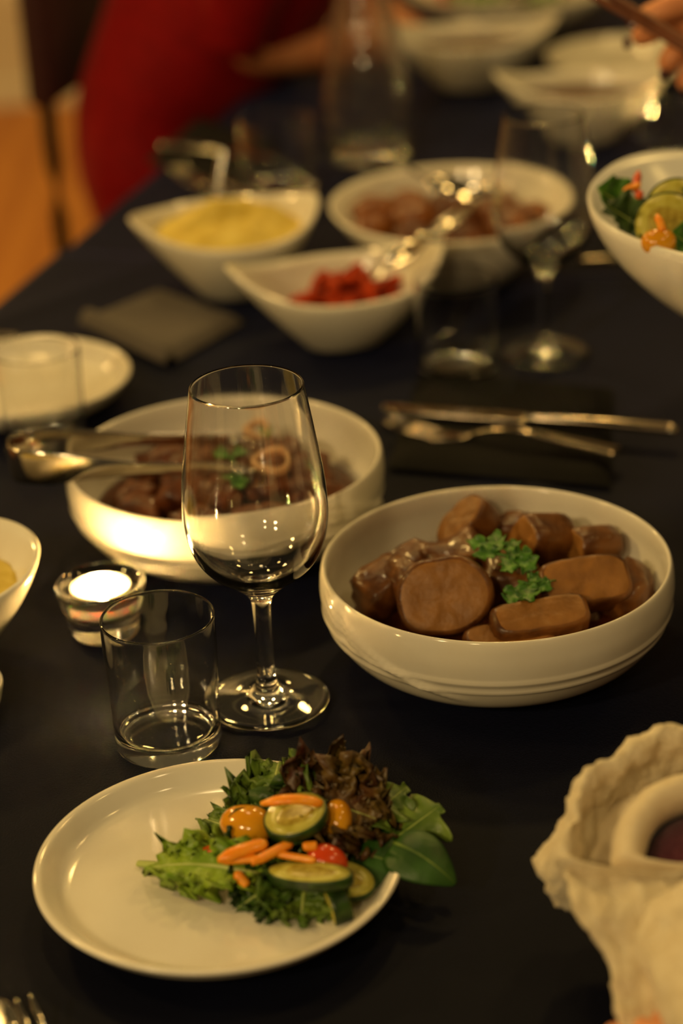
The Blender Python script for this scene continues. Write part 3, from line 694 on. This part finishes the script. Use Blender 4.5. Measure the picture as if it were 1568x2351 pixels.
# ------------------------------------------------------------------ salad on the plate
LP = [
 # name, label, material, base, tip, width, options
 ('lettuce_leaf', 'pale frilly lettuce leaf reaching over the bare part of the plate', 'let', (-0.0510, 0.9011, 0.7680), (-0.1104, 0.9218, 0.7620), .0185, dict(ruf=.30, rfreq=4.5, fine=.012, curl=.006, cup=.10, seed=1, up=(-.1, -.35, 1))),
 ('lettuce_leaf', 'frilly green lettuce leaf at the front of the salad, under the cucumber half', 'let2', (-0.0512, 0.8991, 0.7640), (-0.0066, 0.8828, 0.7580), .022, dict(ruf=.36, rfreq=4, fine=.012, cup=.1, seed=2, up=(0, -.5, 1))),
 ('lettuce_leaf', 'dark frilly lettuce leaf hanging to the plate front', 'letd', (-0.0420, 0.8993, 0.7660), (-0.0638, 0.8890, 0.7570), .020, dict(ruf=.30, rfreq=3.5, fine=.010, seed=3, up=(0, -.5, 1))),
 ('lettuce_leaf', 'small frilly lettuce tip at the front edge of the salad', 'let2', (-0.0285, 0.8943, 0.7660), (-0.0313, 0.8776, 0.7560), .024, dict(ruf=.34, rfreq=3, fine=.010, seed=4, up=(0, -.5, 1))),
 ('lettuce_leaf', 'frilly green lettuce leaf rising at the back of the salad', 'let2', (-0.0421, 0.9403, 0.7680), (-0.0415, 0.9846, 0.7840), .026, dict(ruf=.34, rfreq=4.5, fine=.014, curl=.006, cup=.15, seed=5, up=(-.3, -.6, .8))),
 ('lettuce_leaf', 'lettuce leaf with pale stem pointing at the bare plate, under the yellow tomato', 'let2', (-0.0423, 0.9360, 0.7640), (-0.0835, 0.9686, 0.7600), .016, dict(ruf=.28, rfreq=4, fine=.010, seed=6, up=(-.1, -.4, 1))),
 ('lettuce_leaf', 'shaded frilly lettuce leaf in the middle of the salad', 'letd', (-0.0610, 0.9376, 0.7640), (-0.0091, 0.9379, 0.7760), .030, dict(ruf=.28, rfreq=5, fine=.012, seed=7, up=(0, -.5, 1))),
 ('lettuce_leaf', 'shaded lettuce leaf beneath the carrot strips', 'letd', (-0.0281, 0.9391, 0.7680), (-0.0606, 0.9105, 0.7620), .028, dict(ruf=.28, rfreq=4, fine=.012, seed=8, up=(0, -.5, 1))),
 ('oak_lettuce_leaf', 'red brown oak lettuce leaf topping the salad at the back', 'oak', (-0.0197, 0.9285, 0.7760), (-0.0029, 0.9672, 0.7960), .026, dict(ruf=.34, rfreq=4, fine=.014, lobes=4, lamp=.25, cup=.2, seed=9, up=(-.1, -.7, .7))),
 ('oak_lettuce_leaf', 'red brown oak lettuce leaf drooping behind the cucumber slice', 'oak', (-0.0223, 0.9387, 0.7900), (0.0105, 0.9241, 0.7840), .024, dict(ruf=.34, rfreq=4, fine=.014, lobes=4, lamp=.25, cup=.1, seed=10, up=(.1, -.6, .8))),
 ('oak_lettuce_leaf', 'dark oak lettuce leaf standing right of the second yellow tomato', 'oak', (-0.0053, 0.9139, 0.7700), (0.0046, 0.9490, 0.7900), .022, dict(ruf=.30, rfreq=4, fine=.012, lobes=4, lamp=.25, seed=11, up=(.1, -.6, .8))),
 ('mizuna_leaf', 'toothed green leaf stretching right out of the salad', 'let2', (-0.0039, 0.9074, 0.7640), (0.0449, 0.9373, 0.7820), .020, dict(lobes=5, lamp=.55, ruf=.12, rfreq=3, seed=12, cup=-.15, up=(-.1, -.5, .9), shape=lambda u: (.18+.95*u)*math.sin(math.pi*min(1, .1+u*.88))**.55)),
 ('mizuna_leaf', 'toothed green leaf tip above the longer toothed leaf', 'let2', (-0.0001, 0.9229, 0.7800), (0.0279, 0.9509, 0.7860), .012, dict(lobes=4, lamp=.45, ruf=.15, rfreq=3, seed=13, up=(-.1, -.5, .9))),
 ('spinach_leaf', 'smooth dark green leaf hanging over the plate rim', 'spin', (0.0189, 0.9130, 0.7760), (0.0493, 0.8933, 0.7620), .0165, dict(curl=.006, cup=-.25, seed=14, up=(.15, -.55, .8), shape=lambda u: (math.sin(math.pi*min(1, .16+u*.83))**.7)*(1.15-.45*u))),
 ('spinach_leaf', 'dark leaf half hidden under the toothed leaf', 'spin', (-0.0053, 0.9168, 0.7680), (0.0227, 0.9054, 0.7660), .020, dict(curl=.004, cup=-.2, seed=15, up=(.1, -.5, .85))),
 ('lettuce_leaf', 'thin pale leaf strip lying toward the right plate lip', 'let', (-0.0021, 0.9172, 0.7620), (0.0091, 0.8961, 0.7570), .006, dict(ruf=.15, rfreq=3, seed=16, up=(0, -.4, 1))),
]
for nm, lb, m, b, t, w, kw in LP:
    add_leaf(nm, lb, 'leaf', m, b, t, w, rib='rib' if nm != 'spinach_leaf' else 'let2', ribr=.0016 if nm == 'lettuce_leaf' else .0010, **kw)
st = obj('lettuce_stalk', sweep([(-0.1182, 0.9322, 0.7580), (-0.1100, 0.9289, 0.7590), (-0.0931, 0.9203, 0.7620)], lambda u: (.0022+.0015*u, .0014), 8), 'rib'); tag(st, 'pale lettuce stem tip lying on the bare plate', 'stem')

def cucumber(label, loc, n, x, r=.0175, rx=1.0, t=.0055, half=False):
    o = thing('cucumber_slice', label, 'cucumber', loc); seg = 48
    def prof(lst, m, nm):
        vs, fs = lathe(lst, seg, 1); m4 = Matrix.Diagonal((rx, 1, 1, 1))
        vs, fs = xf((vs, fs), m4)
        if half: vs = [V((v.x, max(v.y, -.0015), v.z)) for v in vs]
        return obj(nm, place((vs, fs), loc, n, x), m, o)
    fl_ = prof([(0, -t/2), (r*.93, -t/2), (r*.93, t/2), (r*.60, t/2+.0002), (0, t/2+.0002)], 'cuc', 'flesh')
    prof([(r*.92, -t/2), (r*.985, -t*.46), (r, -t*.3), (r, t*.3), (r*.985, t*.46), (r*.92, t/2)], 'cucskin', 'skin')
    vs, fs = lathe([(0, t/2+.0007), (r*.45, t/2+.0006), (r*.60, t/2)], 36, 2, lambda q, z, a: (q*(1+.10*math.cos(3*a)), z)); vs, fs = xf((vs, fs), Matrix.Diagonal((rx, 1, 1, 1)))
    if half: vs = [V((v.x, max(v.y, 0), v.z)) for v in vs]
    obj('seed_core', place((vs, fs), loc, n, x), 'cucseed', fl_)
    return o
cucumber('round cucumber slice with dark skin topping the salad, carrot strip over it', V((-0.0316, 0.9205, 0.7900)), (-.22, -.10, .97), (1, -.42, .0), .0175, 1.0)
cucumber('long oval cucumber slice lying flat at the front of the salad', V((-0.0253, 0.8854, 0.7770)), (-.08, .05, 1), (1, -.36, 0), .0100, 2.35, .006)
cucumber('cucumber slice end standing on edge at the front of the plate, dark skin outward', V((-0.0114, 0.8768, 0.7640)), (.95, .28, .12), (.1, -.3, 1), .0095, 1.0, .010)
cucumber('pale cucumber slice half under the long oval one', V((-0.0082, 0.8928, 0.7680)), (.1, -.3, 1), (1, -.3, 0), .0120, 1.4, .004)
def tom(label, loc, size, n, x, m, seed): 
    o = obj('tomato_half', place(blob(size, seed, .95, .05, 1.2, 3, .0), loc, n, x), m, loc=loc); return tag(o, label, 'tomato')
tom('glossy yellow cherry tomato half at the left of the salad', V((-0.0584, 0.9361, 0.7760)), (.0150, .0115, .0100), (-.15, -.3, 1), (1, -.45, 0), 'ytom', 1)
tom('yellow tomato wedge behind the round cucumber slice', V((-0.0099, 0.9259, 0.7840)), (.0075, .0115, .0085), (.1, -.4, 1), (1, 0, 0), 'ytom', 2)
tom('red orange tomato half at the right of the carrot strips', V((-0.0162, 0.8999, 0.7760)), (.0110, .0085, .0075), (.2, -.5, .9), (1, -.5, 0), 'rtom', 3)
tom('small red tomato piece low beside the red orange half', V((0.0025, 0.9148, 0.7640)), (.006, .006, .005), (0, 0, 1), (1, 0, 0), 'rtom', 4)
def carrot(label, a, b, w=.0026, h=.0020, bend=0, m='carrot', seed=0):
    a, b = V(a), V(b); mid = (a+b)/2; d = b-a
    up = V((0, -.45, 1)); s_ = d.cross(up).normalized(); nrm = s_.cross(d).normalized()
    pts = [a+d*(i/6)+nrm*(bend*math.sin(math.pi*i/6))-mid for i in range(7)]
    o = obj('carrot_strip', sweep(pts, lambda t: (w*(.35+.65*min(1, t*5, (1-t)*7+.25)), h), 6, n=3, up=tuple(nrm)), m, loc=mid)
    return tag(o, label, 'carrot')
carrot('arched orange carrot strip lying over the round cucumber slice', (-0.0495, 0.9238, 0.7970), (-0.0176, 0.9217, 0.7970), .0032, .0016, .0045)
carrot('broad orange carrot strip slanting left of centre, below the yellow tomato', (-0.0721, 0.8983, 0.7810), (-0.0473, 0.9067, 0.7840), .0040, .0022, .0015)
carrot('long orange carrot strip under the broad slanting one', (-0.0728, 0.9005, 0.7790), (-0.0520, 0.8996, 0.7800), .0028, .0020)
carrot('orange carrot strip slanting up toward the round cucumber slice', (-0.0550, 0.8937, 0.7810), (-0.0342, 0.9063, 0.7840), .0030, .0022)
carrot('thin orange carrot strip reaching to the red tomato', (-0.0452, 0.9022, 0.7810), (-0.0221, 0.8932, 0.7810), .0022, .0018)
carrot('orange carrot stub left of the red tomato', (-0.0286, 0.9019, 0.7840), (-0.0212, 0.9020, 0.7840), .0030, .0026)
carrot('reddish carrot strip tip at the left of the salad', (-0.0902, 0.9213, 0.7700), (-0.0711, 0.9167, 0.7720), .0018, .0014, m='carrotred')
carrot('flat reddish carrot piece behind the reddish strip tip', (-0.0813, 0.9208, 0.7720), (-0.0710, 0.9178, 0.7740), .0032, .0018, m='carrotred')
carrot('orange carrot stub hanging at the front of the salad', (-0.0640, 0.8968, 0.7740), (-0.0580, 0.8925, 0.7680), .0030, .0022)
carrot('short upright orange carrot stub on the long cucumber slice', (-0.0163, 0.8930, 0.7770), (-0.0161, 0.8849, 0.7730), .0034, .0024)

# ------------------------------------------------------------------ salad in the raised bowl
Rs = Matrix.Rotation(-1.151, 4, 'Z')
def sb(x, y, z): return sal_c+V((x, y, z))
i = 0
for (px, w, lab) in ((V((0.1939, 1.3692, 0.9738)), .019, 'bright green leaf at the end of the raised salad bowl'), (V((0.1979, 1.3548, 0.9668)), .018, 'dark green leaf under the bright leaf in the raised salad bowl'), (V((0.2092, 1.3261, 0.9646)), .016, 'dark green leaf at the near rim of the raised salad bowl'),
                     (V((0.2333, 1.3028, 0.9620)), .018, 'green leaf at the photo edge in the raised salad bowl'), (V((0.2480, 1.3485, 0.9767)), .030, 'leaf behind the cucumber in the raised salad bowl')):
    i += 1
    add_leaf('salad_leaf', lab, 'leaf', 'cil' if i in (1, 4) else 'letd', px+V((.018, .006, -.010)), px+V((-.010, -.004, .012)), w, ruf=.10 if i in (1, 4) else .25, rfreq=2.5, cup=.2, seed=40+i, up=(-.2, -.6, .8), nu=24, nv=8)
cucumber('cucumber slice leaning in the raised salad bowl, pale face to the camera', V((0.2234, 1.3189, 0.9728)), (-.15, -.80, .50), (1, 0, .3), .0225, 1.0, .005)
cucumber('cucumber slice behind the leaning one in the raised salad bowl', V((0.2341, 1.3422, 0.9752)), (-.05, -.80, .5), (1, 0, .3), .0225, 1.0, .005)
def stripat(lab, a, b, m='carrotred'): carrot(lab, a, b, .0028, .0020, .001, m)
stripat('upright red orange carrot strip in the raised salad bowl', (0.2130, 1.3780, 0.9925), (0.2085, 1.3627, 0.9836))
stripat('slanting orange carrot strip crossing the upright one in the raised salad bowl', (0.2009, 1.3629, 0.9839), (0.2123, 1.3645, 0.9874), 'carrot')
stripat('red carrot strip end by the cucumber in the raised salad bowl', (0.2106, 1.3530, 0.9864), (0.2092, 1.3512, 0.9825))
stripat('orange carrot strip on the cucumber face in the raised salad bowl', (0.2137, 1.3027, 0.9852), (0.2164, 1.2936, 0.9776), 'carrot')
tom('yellow tomato half before the cucumber in the raised salad bowl', V((0.2140, 1.2953, 0.9696)), (.0115, .0090, .0085), (0, -.3, 1), (1, 0, 0), 'ytom', 8)
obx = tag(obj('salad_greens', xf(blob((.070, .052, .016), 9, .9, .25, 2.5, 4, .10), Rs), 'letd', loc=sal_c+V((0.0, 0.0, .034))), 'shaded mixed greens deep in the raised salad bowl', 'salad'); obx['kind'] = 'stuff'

# far salad dish and shadowed plate at the top of the picture
fd = V((.275, 2.93, T))
boat_bowl('salad_dish', 'far white dish of green and red salad behind the sauce bowls', .30, .20, .050, .055, fd, .0, .6, pw=1.0)
for q in range(12):
    a = q*2.4; r = .018*math.sqrt(q+1); px = fd+V((r*1.6*math.cos(a), r*math.sin(a), .050+.006*(q % 3)))
    if q % 4 == 1: tag(obj('tomato_half', blob((.022, .020, .016), q, .95, .05, sub=2), 'rtom', loc=px), 'red tomato in the far salad dish', 'tomato', 'tomatoes in the far salad dish')
    else: add_leaf('salad_leaf', 'green leaf in the far salad dish', 'leaf', ('letd', 'let2', 'oak')[q % 3], px+V((-.03, 0, -.008)), px+V((.03, .01, .012)), .026, rib=None, group='leaves in the far salad dish', ruf=.25, rfreq=3, seed=70+q, nu=20, nv=6, up=(0, -.4, 1))
plate('dinner_plate', 'plate in shadow right behind the sauce bowls, near the hand', .11, V((.40, 2.66, T)), .02)

# ------------------------------------------------------------------ people
# the diner in red, sitting at the table side, arms folded on the cloth
pr_ = thing('person', 'person in a red short-sleeved dress leaning on the table, forearm on the cloth', 'person', (-.18, 2.74, .46)); PX = V((-.008, .01, 0))
def J(d): return {k_: ((V(p)-pr_.location+(PX if len(k_) > 2 or k_[0] not in 'rl' or k_ in ('rk', 'lk') else V((0, 0, 0))))[:], r) for k_, (p, r) in d.items()}
bodyj = dict(pel=((-.195, 2.72, .655), (.06, .07)), wai=((-.18, 2.72, .78), (.05, .07)), che=((.03, 2.72, .985), (.08, .09)), neckb=((.03, 2.72, 1.13), .06), neck=((.05, 2.715, 1.20), .048), hd0=((.065, 2.71, 1.27), .075), hd1=((.075, 2.71, 1.36), .085), hd2=((.07, 2.712, 1.41), .055),
    rs=((-.03, 2.575, 1.07), .045), re=((-.110, 2.61, .806), .034), rw=((.030, 2.715, .783), .028), rh=((.055, 2.775, .780), (.018, .034)),
    ls=((.0, 2.88, 1.08), .05), le=((.03, 2.96, .83), .038), lw=((.10, 2.87, .785), .026), lh=((.12, 2.82, .782), (.018, .034)),
    rk=((.20, 2.53, .53), .05), rf=((.16, 2.54, .10), .038), rt=((.28, 2.51, .035), .03), lk=((.24, 2.70, .53), .05), lf=((.20, 2.71, .10), .038), lt=((.32, 2.69, .035), .03),
    rhip=((-.10, 2.64, .555), .045), lhip=((-.08, 2.77, .555), .045))
for side, wx, wy, dx, dy in (('r', .055, 2.775, .8, .6), ('l', .12, 2.82, -.2, -1)):
    for f_ in range(4):
        o_ = (f_-1.5)*.017
        bx, by = wx+dx*.03-dy*o_, wy+dy*.03+dx*o_
        bodyj['%sf%d' % (side, f_)] = ((bx, by, .785), .0085); bodyj['%sg%d' % (side, f_)] = ((bx+dx*.032, by+dy*.032, .783), .0075); bodyj['%si%d' % (side, f_)] = ((bx+dx*.052, by+dy*.052, .766), .0065)
    bodyj[side+'t0'] = ((wx-dy*.028, wy+dx*.028, .780), .0095); bodyj[side+'t1'] = ((wx-dy*.04+dx*.03, wy+dx*.04+dy*.03, .770), .008)
be = [('pel', 'wai'), ('wai', 'che'), ('che', 'neckb'), ('neckb', 'neck'), ('neck', 'hd0'), ('hd0', 'hd1'), ('hd1', 'hd2'), ('che', 'rs'), ('rs', 're'), ('re', 'rw'), ('rw', 'rh'), ('che', 'ls'), ('ls', 'le'), ('le', 'lw'), ('lw', 'lh'),
      ('pel', 'rhip'), ('rhip', 'rk'), ('rk', 'rf'), ('rf', 'rt'), ('pel', 'lhip'), ('lhip', 'lk'), ('lk', 'lf'), ('lf', 'lt')]
for side in 'rl':
    for f_ in range(4): be += [(side+'h', '%sf%d' % (side, f_)), ('%sf%d' % (side, f_), '%sg%d' % (side, f_)), ('%sg%d' % (side, f_), '%si%d' % (side, f_))]
    be += [(side+'h', side+'t0'), (side+'t0', side+'t1')]
skin_obj('body', J(bodyj), be, 'skin', pr_)
def tapered(pts, rs, up, seg=28):
    # a shell swept along pts; rs = (half depth, half width) at each point
    def rad(t):
        f = t*(len(rs)-1); i = min(int(f), len(rs)-2); q = f-i; q = q*q*(3-2*q)
        return tuple(rs[i][k_]*(1-q)+rs[i+1][k_]*q for k_ in (0, 1))
    return sweep([V(p)-pr_.location for p in pts], rad, seg, up=up, n=6)
LAT = (-.2757, -.9612, 0)
obj('dress', join(
    tapered([(-.180, 2.73, .555), (-.206, 2.73, .66), (-.204, 2.73, .735), (-.150, 2.73, .815), (-.085, 2.735, .905), (-.02, 2.73, 1.0), (.03, 2.725, 1.10), (.04, 2.72, 1.14)], [(.100, .185), (.108, .18), (.104, .165), (.128, .16), (.135, .16), (.135, .175), (.08, .13), (.05, .07)], LAT),
    tapered([(.0, 2.60, 1.09), (-.03, 2.575, 1.04), (-.075, 2.585, .93), (-.112, 2.60, .822)], [(.05, .05), (.062, .062), (.056, .056), (.045, .045)], (1, 0, 0)),
    tapered([(.0, 2.86, 1.09), (.01, 2.89, 1.04), (.02, 2.93, .93), (.03, 2.95, .84)], [(.05, .05), (.062, .062), (.056, .056), (.050, .050)], (1, 0, 0)),
    tapered([(-.16, 2.66, .560), (.03, 2.60, .552), (.22, 2.54, .54)], [(.062, .07), (.058, .07), (.055, .065)], (0, 0, 1)),
    tapered([(-.16, 2.80, .560), (.05, 2.76, .552), (.25, 2.71, .54)], [(.062, .07), (.058, .07), (.055, .065)], (0, 0, 1))), 'red', pr_)
hc = V((.055, 2.712, 1.375))-pr_.location
obj('hair', xf(blob((.098, .092, .105), 3, .95, .06, sub=3), Matrix.Translation(hc+V((-.022, 0, .018)))), 'hair', pr_)
for sy in (-1, 1): obj('eye', xf(blob((.011, .012, .008), 1, 1, 0, sub=2), Matrix.Translation(hc+V((.098, sy*.03-.012, -.015)))), 'base', pr_)
obj('nose', xf(blob((.016, .012, .020), 2, 1, .05, sub=2), Matrix.Translation(hc+V((.108, -.012, -.045)))), 'skin', pr_)
obj('mouth', xf(blob((.008, .022, .005), 2, 1, .05, sub=2), Matrix.Translation(hc+V((.092, -.012, -.078)))), 'nail', pr_)

ch = thing('dining_chair', 'dark chair with dark maroon back and slim leg behind the red dress', 'chair', (-.198, 2.77, 0))
fx, fy = V((.9612, -.2757, 0)), V((-.2757, -.9612, 0))
def cp(a, b, z): return fx*a+fy*b+V((0, 0, z))
def slabbox(a0, a1, b0, b1, z0, z1):
    v = [cp(a, b, z) for z in (z0, z1) for a, b in ((a0, b0), (a1, b0), (a1, b1), (a0, b1))]
    return v, [(0, 1, 2, 3), (7, 6, 5, 4), (0, 4, 5, 1), (1, 5, 6, 2), (2, 6, 7, 3), (3, 7, 4, 0)]
bevel(obj('seat', slabbox(-.10, .24, -.19, .17, .435, .475), 'maroon', ch), .012, 3)
bevel(obj('backrest', slabbox(-.145, -.11, -.20, .155, .735, 1.02), 'maroon', ch), .015, 3)
for a, b in ((-.128, .125), (-.128, -.175)): obj('leg', sweep([cp(a-.02, b, 0), cp(a, b, .45), cp(a, b, .80)], .0105, 10), 'black', ch)
for a, b in ((.21, .15), (.21, -.17)): obj('leg', sweep([cp(a+.02, b, 0), cp(a, b, .44)], .0105, 10), 'black', ch)

# the hand reaching in over the far bowls, holding a brown wooden stick
hp = V((0.2871, 1.6582, 1.0237))
ph = thing('person', 'person outside the picture whose hand with dark red nails holds a brown stick', 'person', hp)
hj = dict(palm=((.034, .004, .010), (.020, .030)), wr=((.085, .012, .028), .026), el=((.30, .10, .12), .040), sh=((.50, .28, .33), .055), tor=((.62, .34, .20), .12), tb=((.64, .36, -.2), .13))
spots = [((-.004, -.012, .012), (-.026, -.016, .004), (-.040, -.012, -.004)), ((.000, -.018, -.006), (-.012, -.026, -.016), (-.014, -.022, -.028)), ((.010, -.020, -.022), (.002, -.026, -.034), (.004, -.020, -.043)), ((.020, -.014, -.032), (.016, -.020, -.045), (.020, -.014, -.054))]
he = [('palm', 'wr'), ('wr', 'el'), ('el', 'sh'), ('sh', 'tor'), ('tor', 'tb')]
for q, (a, b, c) in enumerate(spots):
    hj['a%d' % q] = (a, .0105); hj['b%d' % q] = (b, .0098); hj['c%d' % q] = (c, .0085); he += [('palm', 'a%d' % q), ('a%d' % q, 'b%d' % q), ('b%d' % q, 'c%d' % q)]
hj['t0'] = ((.012, -.022, .030), .0125); hj['t1'] = ((-.016, -.030, .024), .0110); hj['t2'] = ((-.038, -.026, .014), .0095)
he += [('palm', 't0'), ('t0', 't1'), ('t1', 't2')]
skin_obj('body', hj, he, 'skin', ph)
for (x, y, z), n_ in (((-.044, -.018, -.004), (-.5, -.8, .1)), ((-.017, -.031, -.027), (-.2, -1, -.1)), ((.002, -.029, -.041), (-.1, -1, -.2)), ((-.043, -.034, .014), (-.4, -.9, .3))):
    obj('fingernail', place(blob((.0036, .0046, .0012), 1, .8, 0, sub=2), (0, 0, 0), n_, (1, 0, 0)), 'nail', ph, loc=(x, y, z))
skin_obj('sleeve', dict(a=((.20, .06, .075), .045), b=((.30, .10, .12), .052), c=((.50, .28, .33), .075), d=((.62, .34, .20), .15), e=((.64, .36, -.2), .16)), [('a', 'b'), ('b', 'c'), ('c', 'd'), ('d', 'e')], 'maroon', ph)
s0, s1 = V((0.2089, 1.6432, 1.0621)), V((0.3021, 1.5863, 1.0120))
sk_ = thing('wooden_stick', 'slim brown wooden server held slantwise in the reaching hand', 'utensil', s0)
obj('shaft', sweep([V((0, 0, 0)), (s1-s0)*.5, s1-s0], lambda t: (.0030+.0022*t, .0026+.0014*t), 10), 'stick', sk_)
obj('shaft', sweep([V((.004, .002, .006)), (s1-s0)*.5+V((.003, .002, .005)), s1-s0+V((.001, .001, .002))], lambda t: (.0026+.0020*t, .0022+.0012*t), 10), 'stick', sk_)

# the person in the cream fleece at the near corner, only the cuffed sleeve in the picture
fc = V((0.1680, 0.8291, 0.8140))
pf = thing('person', 'person in a cream fluffy fleece jacket, turned-up cuff around a purple knit', 'person', fc)
A_, B_ = V((-.0779, .0017, .0035)), V((.003, .072, .035)); N_ = V((0.0, -.437, .899))
def ringpt(th, rho, h):
    c, s = math.cos(th), math.sin(th)
    bs = 1.0 if s > 0 else .16
    return A_*(c*rho)+B_*(s*rho*bs)+N_*h
def fuzz(p, amp, seed):
    return amp*(noise.noise(p*38+V((seed, 0, 0)))+.55*noise.noise(p*95+V((0, seed, 0)))+.35*noise.noise(p*210))
def loft(rows, m, name, amp, seed, close=False):
    vs, fs = [], []; n = len(rows[0])
    for r in rows:
        c = sum(r, V())/n
        for p in r:
            d = (p-V((0, 0, -.02))).normalized()
            vs.append(p+d*fuzz(p, amp, seed))
    R_ = len(rows)
    for i in range(R_ if close else R_-1):
        i2 = (i+1) % R_
        for k_ in range(n): fs.append((i*n+k_, i*n+(k_+1) % n, i2*n+(k_+1) % n, i2*n+k_))
    return obj(name, (vs, fs), m, pf)
NS = 200; ths = [2*math.pi*k_/NS for k_ in range(NS)]
sec = [(.74, -.020), (.76, -.008), (.80, .003), (.85, .008), (.90, .007), (.94, -.001), (.97, -.012), (.98, -.024), (.96, -.034), (.90, -.038), (.83, -.036), (.77, -.030)]
secs = spline([(a, b) for a, b in sec+sec[:1]], 4)[:-1]
loft([[ringpt(t, q.x, q.y-.010*max(0, math.cos(t-.35))**2*(1 if q.x > .95 else .2)) for t in ths] for q in secs], 'fleece', 'turned_cuff', .0074, 1, True)
sec2 = [(.50+.105*math.cos(q), -.004+.013*math.sin(q)) for q in [2*math.pi*k_/14 for k_ in range(14)]]
loft([[ringpt(t, a, b) for t in ths] for a, b in sec2], 'lining', 'cuff_lining', .0010, 2, True)
loft([[ringpt(t, a, b) for t in ths] for a, b in ((.84, -.030), (.80, -.022), (.70, -.020), (.58, -.018), (.48, -.020))], 'lining', 'lining_gusset', .0010, 3)
loft([[ringpt(t, a, b) for t in ths] for a, b in ((.44, -.034), (.42, -.020), (.37, -.008), (.28, -.002), (.16, .002), (.06, .003), (.004, .003))], 'purple', 'knit_sleeve', .0006, 4)
# sleeve running down from the cuff toward the person
rows = []
cs = spline([(.020, -.020, -.012), (.025, -.060, -.014), (.050, -.130, -.016), (.13, -.24, -.002), (.24, -.30, .04), (.36, -.30, .18)], 12)
for i, c in enumerate(cs):
    t = (cs[min(i+1, len(cs)-1)]-cs[max(i-1, 0)]).normalized(); s_ = t.cross(V((0, 0, 1))).normalized(); w = s_.cross(t)
    r = .056+.012*min(1, i/20)
    if i < 6: r *= .9+.1*i/6
    rows.append([c+s_*(r*1.05*math.cos(-q))+w*(r*.54*math.sin(-q)) for q in ths])
loft(rows, 'fleece', 'jacket_sleeve', .0050, 5)
# near panel of the jacket rising in front of the opening
pan = []
for i in range(-4, 44):
    u = max(0, i)/43; row = []
    for k_ in range(NS//2+1):
        v = k_/(NS//2); c = -1+2*v
        q = min(1, max(0, (u-.20)/.22)); q = q*q*(3-2*q)
        p = A_*(c*.90*(1-(.20 if c > 0 else .0)*q)) + B_*(-.07-.02*math.sin(math.pi*v))
        if i < 0: p = p+N_*(-.004*-i)+B_*(.02*-i)
        p = p+V((.004*u, -.105*u, -.045*u-.004*u*u)) + N_*(.006*math.sin(math.pi*min(1, u*3)))
        row.append(p)
    pan.append(row)
vs, fs = [], []
for i, r in enumerate(pan):
    for p in r: vs.append(p+V((0, -.5, .85))*fuzz(p, .005, 8))
n = NS//2+1
for i in range(len(pan)-1):
    for k_ in range(n-1): fs.append((i*n+k_, i*n+k_+1, (i+1)*n+k_+1, (i+1)*n+k_))
o = obj('jacket_front', (vs, fs), 'fleece', pf); so = o.modifiers.new('solid', 'SOLIDIFY'); so.thickness = .005
bj = dict(tor=((.50, -.26, .05), .12), pel=((.50, -.26, -.27), .13), sh=((.42, -.28, .22), .06), el=((.10, -.22, -.040), .034), wr=((.012, -.010, -.024), .024), hand=((.008, .012, -.012), (.020, .026)),
    sh2=((.34, -.36, .22), .06), el2=((.16, -.42, .03), .036), wr2=((-.035, -.210, -.040), .022))
HX, HY, HZ = -0.0284, -0.1036, -0.0380
bj['wr2'] = ((HX+.035, HY-.055, HZ+.008), .022); bj['h2'] = ((HX, HY, HZ), (.013, .024))
for f_ in range(4):
    o_ = (f_-1.5)*.013
    bj['f%d' % f_] = ((HX-.020+o_*.8, HY+.022+o_*.5, HZ), .0078); bj['g%d' % f_] = ((HX-.022+o_*.8, HY+.040+o_*.5, HZ-.006), .0068)
skin_obj('body', bj, [('pel', 'tor'), ('tor', 'sh'), ('sh', 'el'), ('el', 'wr'), ('wr', 'hand'), ('sh', 'sh2'), ('sh2', 'el2'), ('el2', 'wr2'), ('wr2', 'h2')]+[e for f_ in range(4) for e in (('h2', 'f%d' % f_), ('f%d' % f_, 'g%d' % f_))], 'skin', pf)
